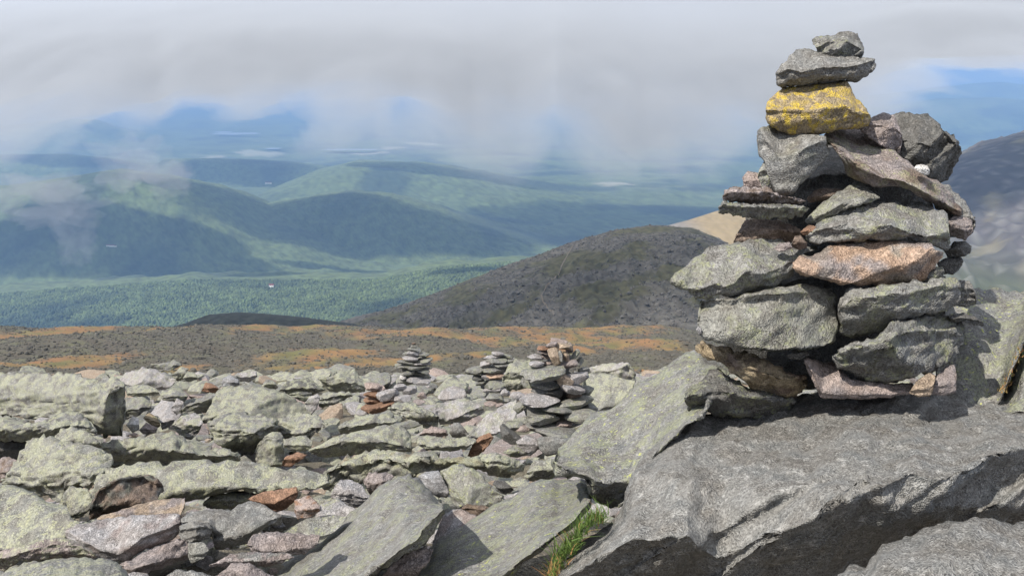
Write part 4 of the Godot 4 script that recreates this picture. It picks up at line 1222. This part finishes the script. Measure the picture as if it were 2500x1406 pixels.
	rock("boulder", "long layered outcrop across the centre", "green", "green", [440,450, 520,400, 600,330, 700,288, 830,252, 1000,278, 1200,288, 1400,308, 1480,318, 1535,372, 1500,395, 1350,400, 1250,410, 1150,430, 1000,470, 880,480, 760,500, 650,510, 560,530, 480,500], {"d": 5.9, "c": 0.35, "tilt": 14, "over": 8, "rough": 1.6, "fol": -6, "t2": "olive", "th": 0.6})
	rock("flat_rock", "smooth grey slab with a dark front edge, middle ground", "green", "green", [405,262, 500,210, 600,170, 750,130, 900,98, 1000,98, 1055,160, 1065,275, 900,268, 760,280, 650,300, 540,318, 450,295], {"d": 7.4, "crest": [405,262, 520,240, 640,205, 760,210, 880,205, 1065,250], "tilt": 10, "over": 28, "rough": 0.9, "fol": 6})
	rock("rock", "lichened rock left of the smooth slab's tip", "green", "green", [235,190, 380,165, 425,200, 415,265, 310,270, 240,245], {"d": 8.0, "c": 0.6})
	rock("rock", "small reddish stone in the hollow by the stone post", "bare", "rust", [228,365, 250,300, 330,272, 392,290, 345,330, 285,370], {"d": 7.0, "c": 0.4, "t2": "tan"})
	rock("flat_rock", "pale green grey slab left of the ridged slab", "sparse", "green", [230,790, 400,700, 560,680, 650,690, 600,760, 500,830, 350,830], {"d": 3.85, "c": 0.85, "tilt": 10, "rough": 0.6})
	rock("flat_rock", "pale slab under the white lilac stone", "sparse", "pale", [440,700, 480,610, 590,570, 660,620, 760,650, 640,720], {"d": 4.2, "c": 0.85, "tilt": 12, "rough": 0.5})
	rock("boulder", "layered lichened ledge right of the outcrop", "green", "green", [1495,330, 1520,285, 1600,278, 1700,308, 1795,350, 1785,400, 1660,445, 1560,410, 1500,390], {"d": 6.0, "c": 0.4, "rough": 1.3})
	rock("rock", "lichened rock beside the spotted boulder's lower tip", "green", "green", [1790,430, 1850,330, 1980,318, 2010,400, 1960,450, 1830,460], {"d": 5.2, "c": 0.5})
	rock("rock", "smooth grey stone at the middle cairn's foot", "bare", "pale", [1738,205, 1800,163, 1862,180, 1892,250, 1825,300, 1760,265], {"d": 6.9, "c": 0.45, "rough": 0.6})
	rock("flat_rock", "smooth block carrying the middle cairn", "bare", "grey", [1870,190, 1900,172, 2100,180, 2120,240, 2080,275, 1930,300, 1885,250], {"d": 6.8, "c": 0.25, "over": 0, "rough": 0.4})
	rock("rock", "flat lichened stone left of the smooth grey stone", "lime", "green", [1650,275, 1740,220, 1810,295, 1720,312], {"d": 6.9, "c": 0.5})
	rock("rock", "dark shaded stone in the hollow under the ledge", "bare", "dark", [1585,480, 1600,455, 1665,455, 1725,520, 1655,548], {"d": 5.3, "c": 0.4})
	rock("rock", "brown wrinkled stone behind the ridged slab", "bare", "mauve", [755,440, 800,400, 900,408, 950,430, 900,500, 830,560, 780,530], {"d": 4.9, "c": 0.5, "rough": 1.5})
	rock("flat_rock", "pale flat stone in front of the ledge", "sparse", "pale", [1640,560, 1720,540, 1850,500, 1900,470, 1850,560, 1700,620], {"d": 4.7, "c": 0.8, "rough": 0.5})
	look(250, 840, 3.3333)
	rock("boulder", "large pale grey rock behind the left slab, highest on the left", "sparse", "pale", [135,290, 190,230, 280,212, 330,185, 440,210, 510,250, 600,290, 560,335, 500,375, 420,370, 300,350, 180,340], {"d": 16.5, "c": 0.85, "tilt": 22, "rough": 0.9})
	rock("rock", "grey rock peak behind the large pale rock", "sparse", "grey", [290,215, 400,160, 520,150, 590,122, 642,170, 560,215, 450,225], {"d": 17.5, "c": 0.6, "cuts": [[560,210, 590,130, 40]]})
	rock("rock", "pointed green grey rock right of the large pale rock", "green", "green", [560,255, 640,183, 702,200, 665,265, 640,300, 600,300], {"d": 16.8, "c": 0.3})
	rock("rock", "squat lichened rock on the skyline left of the red stones", "green", "green", [635,295, 690,223, 752,235, 775,285, 700,310], {"d": 16.6, "c": 0.5})
	rock("boulder", "lichened rock at the foot of the large pale rock", "green", "green", [185,350, 330,325, 430,358, 490,405, 300,430, 195,425], {"d": 14.0, "c": 0.7})
	rock("rock", "broken red stone on the field's far left side", "bare", "rust", [805,385, 830,313, 880,320, 955,365, 930,400, 840,395], {"d": 13.5, "c": 0.45, "rough": 1.4})
	rock("rock", "pyramid shaped blue grey rock on the skyline", "bare", "blue", [965,345, 980,278, 1040,248, 1100,288, 1115,335, 1000,362], {"d": 14.0, "c": 0.6, "cuts": [[1050,350, 1030,250, 40]]})
	rock("rock", "pale flat topped rock right of the pyramid rock", "sparse", "pale", [1075,240, 1250,218, 1258,268, 1190,310, 1110,300], {"d": 15.5, "c": 0.55})
	rock("rock", "small grey rock with a white patch on the skyline", "green", "grey", [1285,350, 1330,287, 1400,298, 1425,355, 1390,385, 1300,378], {"d": 13.8, "c": 0.4})
	rock("boulder", "dark lichened dome shaped rock", "green", "dark", [1435,385, 1480,318, 1560,278, 1680,278, 1750,330, 1815,372, 1700,410, 1520,418], {"d": 13.2, "c": 0.6, "tilt": 30, "rough": 1.3})
	rock("boulder", "broad pale green rock on the skyline left of the far cairn", "green", "green", [1745,275, 1850,258, 1950,222, 2050,198, 2082,260, 2155,320, 2135,390, 2000,395, 1860,395, 1815,355], {"d": 14.0, "c": 0.6, "tilt": 20})
	rock("flat_rock", "dark flat slab between the mound and the dome shaped rock", "green", "dark", [1515,408, 1590,388, 1700,393, 1692,445, 1640,470, 1540,435], {"d": 12.0, "c": 0.3, "over": 20})
	rock("rock", "pale upright splinter of stone right of the mound", "sparse", "pale", [1645,490, 1680,430, 1750,402, 1768,440, 1742,525, 1692,582, 1660,550], {"d": 10.6, "c": 0.2, "over": -8, "rough": 0.7})
	rock("flat_rock", "dark layered slab behind the pale splinter", "green", "grey", [1745,455, 1850,398, 2000,388, 2035,420, 1925,475, 1850,508, 1770,520], {"d": 11.6, "c": 0.35, "over": 20, "rough": 1.5})
	rock("flat_rock", "long grey slab beside the left jutting slab", "sparse", "grey", [160,620, 180,520, 188,438, 330,428, 395,470, 385,530, 270,590], {"d": 11.0, "c": 0.6, "over": 18, "tilt": 14})
	rock("rock", "grey leaning rock left of the mound", "sparse", "grey", [605,565, 690,490, 790,440, 860,388, 912,400, 905,505, 845,562, 720,570], {"d": 11.2, "c": 0.4, "over": 14})
	rock("boulder", "light lichened block at the mound's left foot", "green", "pale", [560,660, 640,588, 740,563, 792,580, 810,640, 780,720, 720,780, 640,750, 590,705], {"d": 9.6, "c": 0.6, "cuts": [[770,700, 770,570, 45]]})
	rock("rock", "white angular stone beside the jutting slab's dark side", "bare", "white", [188,660, 240,588, 292,610, 295,700, 240,722], {"d": 9.6, "c": 0.5, "rough": 0.6})
	rock("rock", "mauve stone right of the white angular one", "bare", "mauve", [295,700, 350,638, 445,680, 425,720, 330,735], {"d": 9.5, "c": 0.6, "rough": 0.6, "t2": "pink"})
	rock("rock", "brown lichened stone above the mauve one", "sparse", "olive", [325,600, 380,556, 445,600, 470,665, 440,690, 380,650], {"d": 10.0, "c": 0.5})
	rock("rock", "pale grey stone with a dark side, near the brown lichened one", "bare", "pale", [465,610, 540,558, 605,590, 565,660, 480,700], {"d": 10.2, "c": 0.5})
	rock("flat_rock", "thin pink flat stone below the white angular one", "bare", "pink", [188,748, 250,718, 305,740, 262,768], {"d": 9.0, "c": 0.5, "rough": 0.5})
	rock("rock", "lichened hump among the small pale stones", "green", "grey", [455,385, 540,368, 650,368, 695,430, 645,490, 560,470, 480,450], {"d": 12.4, "c": 0.5})
	rock("rock", "white wedge of stone leaning beside the lichened hump", "bare", "pale", [555,530, 600,438, 655,470, 645,525, 600,580], {"d": 11.4, "c": 0.4, "rough": 0.6})
	look(850, 760, 3.125)
	rock("boulder", "shaggy lichened boulder beside the middle cairn", "green", "green", [1180,540, 1190,480, 1230,400, 1280,362, 1390,368, 1400,480, 1380,570, 1290,610, 1210,600], {"d": 10.6, "c": 0.4, "rough": 1.4, "tilt": 25})
	rock("boulder", "flat topped rock behind the middle cairn with a dark right end", "green", "pale", [1800,440, 1950,400, 2050,396, 2100,388, 2150,398, 2200,490, 2195,545, 2100,545, 2030,500, 1900,490], {"d": 10.4, "crest": [1800,470, 1980,462, 2070,440, 2140,400, 2200,490], "tilt": 8, "over": 12, "cuts": [[2040,540, 2110,400, 45]]})
	rock("boulder", "smooth lichen slope of rock behind the middle cairn's right side", "green", "green", [1790,500, 1850,470, 2000,478, 2100,510, 2190,535, 2140,640, 2020,740, 1900,800, 1800,780], {"d": 8.8, "c": 0.85, "tilt": 20, "rough": 0.8})
	rock("boulder", "rugged lichened rock left of the pale slab", "green", "green", [300,740, 370,690, 500,708, 620,760, 685,795, 675,890, 600,900, 480,820, 340,780], {"d": 9.4, "c": 0.4, "over": 22, "rough": 1.6})
	rock("flat_rock", "pale smooth slab in the middle of the field", "sparse", "pale", [600,760, 740,690, 880,655, 1005,708, 1040,765, 950,820, 840,862, 700,862, 680,800], {"d": 10.0, "crest": [600,770, 750,840, 850,800, 1030,720], "tilt": 12, "rough": 0.7, "t2": "green"})
	rock("flat_rock", "light flat rock by the far cairn", "bare", "pale", [680,660, 720,600, 800,568, 885,590, 905,650, 820,690, 720,690], {"d": 13.0, "c": 0.8, "tilt": 14, "rough": 0.6})
	rock("flat_rock", "pale sloping slab left of the middle cairn's base", "sparse", "pale", [900,960, 960,880, 1060,790, 1180,720, 1280,670, 1290,760, 1240,860, 1150,930, 1000,980], {"d": 8.6, "c": 0.9, "tilt": 12, "rough": 0.7, "t2": "green"})
	rock("flat_rock", "tilted grey flag left of the rust red stone", "bare", "grey", [770,930, 800,850, 850,850, 920,935, 905,965, 800,965], {"d": 8.8, "c": 0.2, "rough": 0.7, "over": -10})
	rock("flat_rock", "pale green slab above the long outcrop", "green", "green", [520,1010, 540,940, 700,960, 900,955, 980,990, 900,1050, 780,1065, 600,1060], {"d": 7.5, "c": 0.7, "tilt": 10})
	rock("rock", "pile of small pinkish rubble in the middle ground", "bare", "pink", [540,945, 580,900, 640,880, 740,900, 760,945, 660,965, 560,960], {"d": 8.7, "c": 0.6, "rough": 2.5})
	rock("flat_rock", "lichened ledge left of the rugged rock", "green", "green", [-80,880, 0,830, 120,790, 280,780, 380,830, 330,870, 180,890, 60,930, -60,930], {"d": 9.2, "c": 0.6, "over": 25, "tilt": 14})
	pass

# ------------------------------------------------------------------ smaller cairns

func pile(called: String, label: String, foot: Vector3, depth: float, rows: Array):
	var c := Node3D.new()
	c.name = called
	c.position = foot
	add_child(c, true)
	tag(c, label, "cairn")
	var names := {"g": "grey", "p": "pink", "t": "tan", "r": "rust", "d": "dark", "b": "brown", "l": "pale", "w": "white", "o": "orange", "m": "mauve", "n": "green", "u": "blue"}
	for e in rows:  # the deepest dark stones are a core, tinted as shade in the gaps
		pebble(c, "stone", "", "sparse" if e[5] in "gn" else "bare", names[e[5]], e[0], e[1], e[2] * 1.04, e[3] * 0.98, e[4], depth + e[6])

func small_cairns():
	look(850, 760, 3.125)
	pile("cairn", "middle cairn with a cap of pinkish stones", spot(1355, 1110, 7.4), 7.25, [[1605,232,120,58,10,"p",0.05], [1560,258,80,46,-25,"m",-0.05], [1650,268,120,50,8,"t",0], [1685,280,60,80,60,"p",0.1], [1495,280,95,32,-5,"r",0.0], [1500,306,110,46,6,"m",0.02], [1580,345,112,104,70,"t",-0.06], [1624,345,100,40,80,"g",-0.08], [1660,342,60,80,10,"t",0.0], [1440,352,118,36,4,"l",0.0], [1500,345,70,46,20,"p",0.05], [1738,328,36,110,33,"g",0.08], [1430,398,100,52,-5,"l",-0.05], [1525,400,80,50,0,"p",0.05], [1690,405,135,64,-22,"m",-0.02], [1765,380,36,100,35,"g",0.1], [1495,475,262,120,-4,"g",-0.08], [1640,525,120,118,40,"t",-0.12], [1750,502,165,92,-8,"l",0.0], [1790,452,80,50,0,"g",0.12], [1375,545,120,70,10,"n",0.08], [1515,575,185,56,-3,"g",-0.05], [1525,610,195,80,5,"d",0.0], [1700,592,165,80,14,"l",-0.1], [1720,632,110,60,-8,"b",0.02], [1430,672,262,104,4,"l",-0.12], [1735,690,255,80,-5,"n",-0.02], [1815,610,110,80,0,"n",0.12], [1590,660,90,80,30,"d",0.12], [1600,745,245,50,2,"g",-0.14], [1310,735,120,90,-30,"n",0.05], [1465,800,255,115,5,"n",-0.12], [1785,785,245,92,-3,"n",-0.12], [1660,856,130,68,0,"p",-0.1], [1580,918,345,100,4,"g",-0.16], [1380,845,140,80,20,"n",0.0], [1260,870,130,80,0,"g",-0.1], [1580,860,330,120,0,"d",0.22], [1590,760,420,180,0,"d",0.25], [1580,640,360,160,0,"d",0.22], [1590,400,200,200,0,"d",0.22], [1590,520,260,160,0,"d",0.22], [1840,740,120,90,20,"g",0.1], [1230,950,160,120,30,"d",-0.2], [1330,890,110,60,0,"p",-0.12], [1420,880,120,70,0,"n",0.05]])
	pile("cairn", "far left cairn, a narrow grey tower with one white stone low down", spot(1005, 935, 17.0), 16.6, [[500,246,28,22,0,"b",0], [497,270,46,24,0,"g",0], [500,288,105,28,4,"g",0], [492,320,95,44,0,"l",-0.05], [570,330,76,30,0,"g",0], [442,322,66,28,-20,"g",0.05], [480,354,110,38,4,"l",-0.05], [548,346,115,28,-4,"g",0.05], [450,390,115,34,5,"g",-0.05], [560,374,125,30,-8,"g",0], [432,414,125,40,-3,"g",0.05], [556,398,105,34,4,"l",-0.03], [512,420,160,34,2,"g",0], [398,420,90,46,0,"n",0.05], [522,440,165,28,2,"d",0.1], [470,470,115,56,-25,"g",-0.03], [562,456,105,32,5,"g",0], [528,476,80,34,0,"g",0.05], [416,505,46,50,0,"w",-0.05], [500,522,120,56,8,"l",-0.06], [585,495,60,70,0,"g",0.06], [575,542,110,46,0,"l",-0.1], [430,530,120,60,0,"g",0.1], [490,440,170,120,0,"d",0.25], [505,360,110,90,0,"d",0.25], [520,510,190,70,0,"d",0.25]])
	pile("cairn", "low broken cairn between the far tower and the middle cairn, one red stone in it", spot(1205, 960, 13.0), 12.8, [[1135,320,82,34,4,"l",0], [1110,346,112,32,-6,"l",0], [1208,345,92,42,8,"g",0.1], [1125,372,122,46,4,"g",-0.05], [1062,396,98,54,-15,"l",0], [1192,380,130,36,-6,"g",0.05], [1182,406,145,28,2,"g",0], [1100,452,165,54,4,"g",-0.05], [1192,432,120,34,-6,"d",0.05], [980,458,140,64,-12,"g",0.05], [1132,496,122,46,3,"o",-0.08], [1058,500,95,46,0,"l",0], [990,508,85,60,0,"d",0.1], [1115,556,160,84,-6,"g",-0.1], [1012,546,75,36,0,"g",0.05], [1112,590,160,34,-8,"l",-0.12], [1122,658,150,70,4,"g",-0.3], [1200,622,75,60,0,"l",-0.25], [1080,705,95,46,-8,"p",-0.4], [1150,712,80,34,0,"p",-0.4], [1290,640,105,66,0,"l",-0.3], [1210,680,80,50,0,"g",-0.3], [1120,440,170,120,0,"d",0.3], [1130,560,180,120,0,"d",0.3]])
	pile("stone_heap", "small heap of pink and red stones left of centre", spot(925, 1005, 11.5), 11.3, [[185,576,95,74,10,"p",0], [190,636,115,54,6,"r",-0.05], [305,632,150,92,-14,"l",-0.1], [380,584,92,66,8,"l",0.05], [412,664,120,54,0,"l",-0.15], [252,610,80,90,-30,"p",0.05], [180,680,110,40,0,"r",0], [225,735,215,80,-14,"r",-0.1], [110,772,95,44,0,"l",-0.1], [530,690,90,50,0,"m",-0.2], [470,600,90,80,0,"l",0.1], [250,690,250,120,0,"b",0.2], [560,640,70,50,0,"p",0.0]])

# ------------------------------------------------------------------ loose stones between the big ones

func loose_stones():
	rng.seed = 12
	var kinds := [["sparse", "grey", "grey loose stone in the gaps of the boulder field", "grey loose stones", "grey"], ["green", "green", "green lichened loose stone in the gaps of the boulder field", "lichened loose stones", "green lichened"], ["bare", "pale", "pale loose stone in the gaps of the boulder field", "pale loose stones", "pale"], ["bare", "pink", "pinkish loose stone in the gaps of the boulder field", "pinkish loose stones", "pinkish"], ["bare", "mauve", "mauve loose stone in the gaps of the boulder field", "mauve loose stones", "mauve"], ["bare", "tan", "tan loose stone in the gaps of the boulder field", "tan loose stones", "tan"]]
	var picks := [0, 0, 0, 0, 1, 1, 1, 1, 1, 1, 2, 2, 2, 3, 4, 5]
	var list := []
	while list.size() < 3400:
		var d := 2.6 * pow(24.0 / 2.6, pow(rng.randf(), 0.75))
		var x := d * rng.randf_range(-1.15, 0.85)
		var s := rng.randf_range(0.05, 0.13) * (1.0 + pow(rng.randf(), 5.0) * 1.0) * lerpf(0.35, 2.0, smoothstep(2.0, 16.0, d))
		if x / d > 0.02 and d < 5.2: continue
		var k: int = picks[rng.randi() % picks.size()]
		var b := Basis.from_euler(Vector3(rng.randf_range(-0.45, 0.35), rng.randf() * TAU, rng.randf_range(-0.4, 0.4))) * Basis.from_scale(Vector3(s * rng.randf_range(1.0, 1.9), s * rng.randf_range(0.35, 0.7), s * rng.randf_range(0.8, 1.3)))
		list.append([s / d, Transform3D(b, Vector3(x, ground_at(x, d) + s * 0.18, -d)), k, rng.randi() % 20])
	list.sort_custom(func(a, b): return a[0] > b[0])
	var rest := []
	var made := 0
	for e in list:
		var at: Vector3 = e[1].origin - EYE
		var z := at.dot(fwd)
		var u := 1250.0 + at.x / z * F
		var v := 703.0 - at.dot(upv) / z * F
		var inside := u > -20.0 and u < 1700.0 and v < 1400.0
		if made < 280 and inside:
			var kd: Array = kinds[e[2]]
			var o := put("loose_stone", shapes[e[3]], rock_mat(kd[0], kd[1]))
			o.transform = e[1]
			tag(o, loose_label(kd[4], e[1].origin, e[0] * at.length()), "stone", kd[3])
			made += 1
		else:
			rest.append(e)
	for k in kinds.size():
		var some := rest.filter(func(e): return e[2] == k)
		var mm := MultiMesh.new()
		mm.transform_format = MultiMesh.TRANSFORM_3D
		mm.mesh = shapes[k]
		mm.instance_count = some.size()
		for j in some.size(): mm.set_instance_transform(j, some[j][1])
		var o := MultiMeshInstance3D.new()
		o.name = "gravel"
		o.multimesh = mm
		o.material_override = rock_mat(kinds[k][0], kinds[k][1])
		add_child(o, true)
		tag(o, "small " + kinds[k][1] + " rubble between the boulders", "rubble", "", "stuff")

var labels_given := {}
func loose_label(look_: String, at: Vector3, size: float) -> String:
	# told by its colour, its size and the nearest big rock
	var order := landmarks.duplicate()
	order.sort_custom(func(a, b): return (a[0] - at).length_squared() < (b[0] - at).length_squared())
	var big := "large" if size > 0.34 else ("" if size > 0.2 else "small")
	var last := ""
	for k in 5:
		var name_: String = order[k][1]
		var d: Vector3 = at - order[k][0]
		var sides := ["left of" if d.x < 0.0 else "right of", "in front of" if d.z > 0.0 else "behind"]
		if absf(d.z) > absf(d.x): sides.reverse()
		for s in sides:
			var words: PackedStringArray = (big + " " + look_ + " loose stone " + s + " the " + name_).strip_edges().split(" ")
			last = " ".join(words.slice(0, 16))
			if words.size() <= 16 and not labels_given.has(last):
				labels_given[last] = true
				return last
	return last

# ------------------------------------------------------------------ grass

func blades(called: String, label: String, line: Array, count: int, depth: float, tall: float, spread: float, sd: int, brown := 0.06):
	rng.seed = sd
	var P := PackedVector3Array()
	var C := PackedColorArray()
	var idx := PackedInt32Array()
	var at := spot(line[0], line[1], depth)
	for k in count:
		var t := rng.randf()
		var n := line.size() / 2 - 1
		var i := mini(int(t * n), n - 1)
		var f := t * n - i
		var u := lerpf(line[i * 2], line[i * 2 + 2], f) + rng.randfn(0, spread)
		var v := lerpf(line[i * 2 + 1], line[i * 2 + 3], f) + rng.randfn(0, spread * 0.5)
		var p := spot(u, v, depth + rng.randfn(0, 0.05)) - at
		var h := tall * rng.randf_range(0.35, 1.0)
		var lean := Vector3(rng.randfn(0, 0.35), 1, rng.randfn(0.1, 0.3)).normalized() * h
		var bend := Vector3(rng.randfn(0, 0.3), -0.15, rng.randfn(0, 0.3)) * h
		var side := Vector3(cos(k * 2.4), 0, sin(k * 2.4)) * 0.0022
		var dry := rng.randf() < smoothstep(0.55, 1.0, t) * 0.9 + brown
		var c := Color(0.30, 0.15, 0.06).lerp(Color(0.35, 0.26, 0.10), rng.randf()) if dry else Color(0.05, 0.10, 0.015).lerp(Color(0.12, 0.19, 0.04), rng.randf())
		var b := P.size()
		for j in 4:
			var s := j / 3.0
			var q := p + lean * s + bend * s * s
			P.append(q - side * (1.0 - s * 0.85))
			P.append(q + side * (1.0 - s * 0.85))
			C.append(c)
			C.append(c)
		for j in 3:
			var a := b + j * 2
			idx.append_array([a, a + 2, a + 1, a + 1, a + 2, a + 3])
	var m := StandardMaterial3D.new()
	m.resource_name = "grass blades"
	m.vertex_color_use_as_albedo = true
	m.roughness = 0.7
	m.backlight_enabled = true
	m.backlight = Color(0.5, 0.5, 0.4)
	var o := put(called, mesh_of(P, C, idx), m)
	o.position = at
	tag(o, label, "grass")

func grass():
	blades("grass_tuft", "green grass tuft turning orange, in the crack by the huge boulder", [1470, 1262, 1425, 1290, 1400, 1330, 1372, 1360, 1355, 1410, 1365, 1440], 800, 2.74, 0.085, 11.0, 3)
	blades("moss_tuft", "small brown and green moss tuft in the right hand crack", [2492, 850, 2480, 890, 2462, 930, 2448, 960], 200, 3.24, 0.028, 5.0, 4, 0.75)
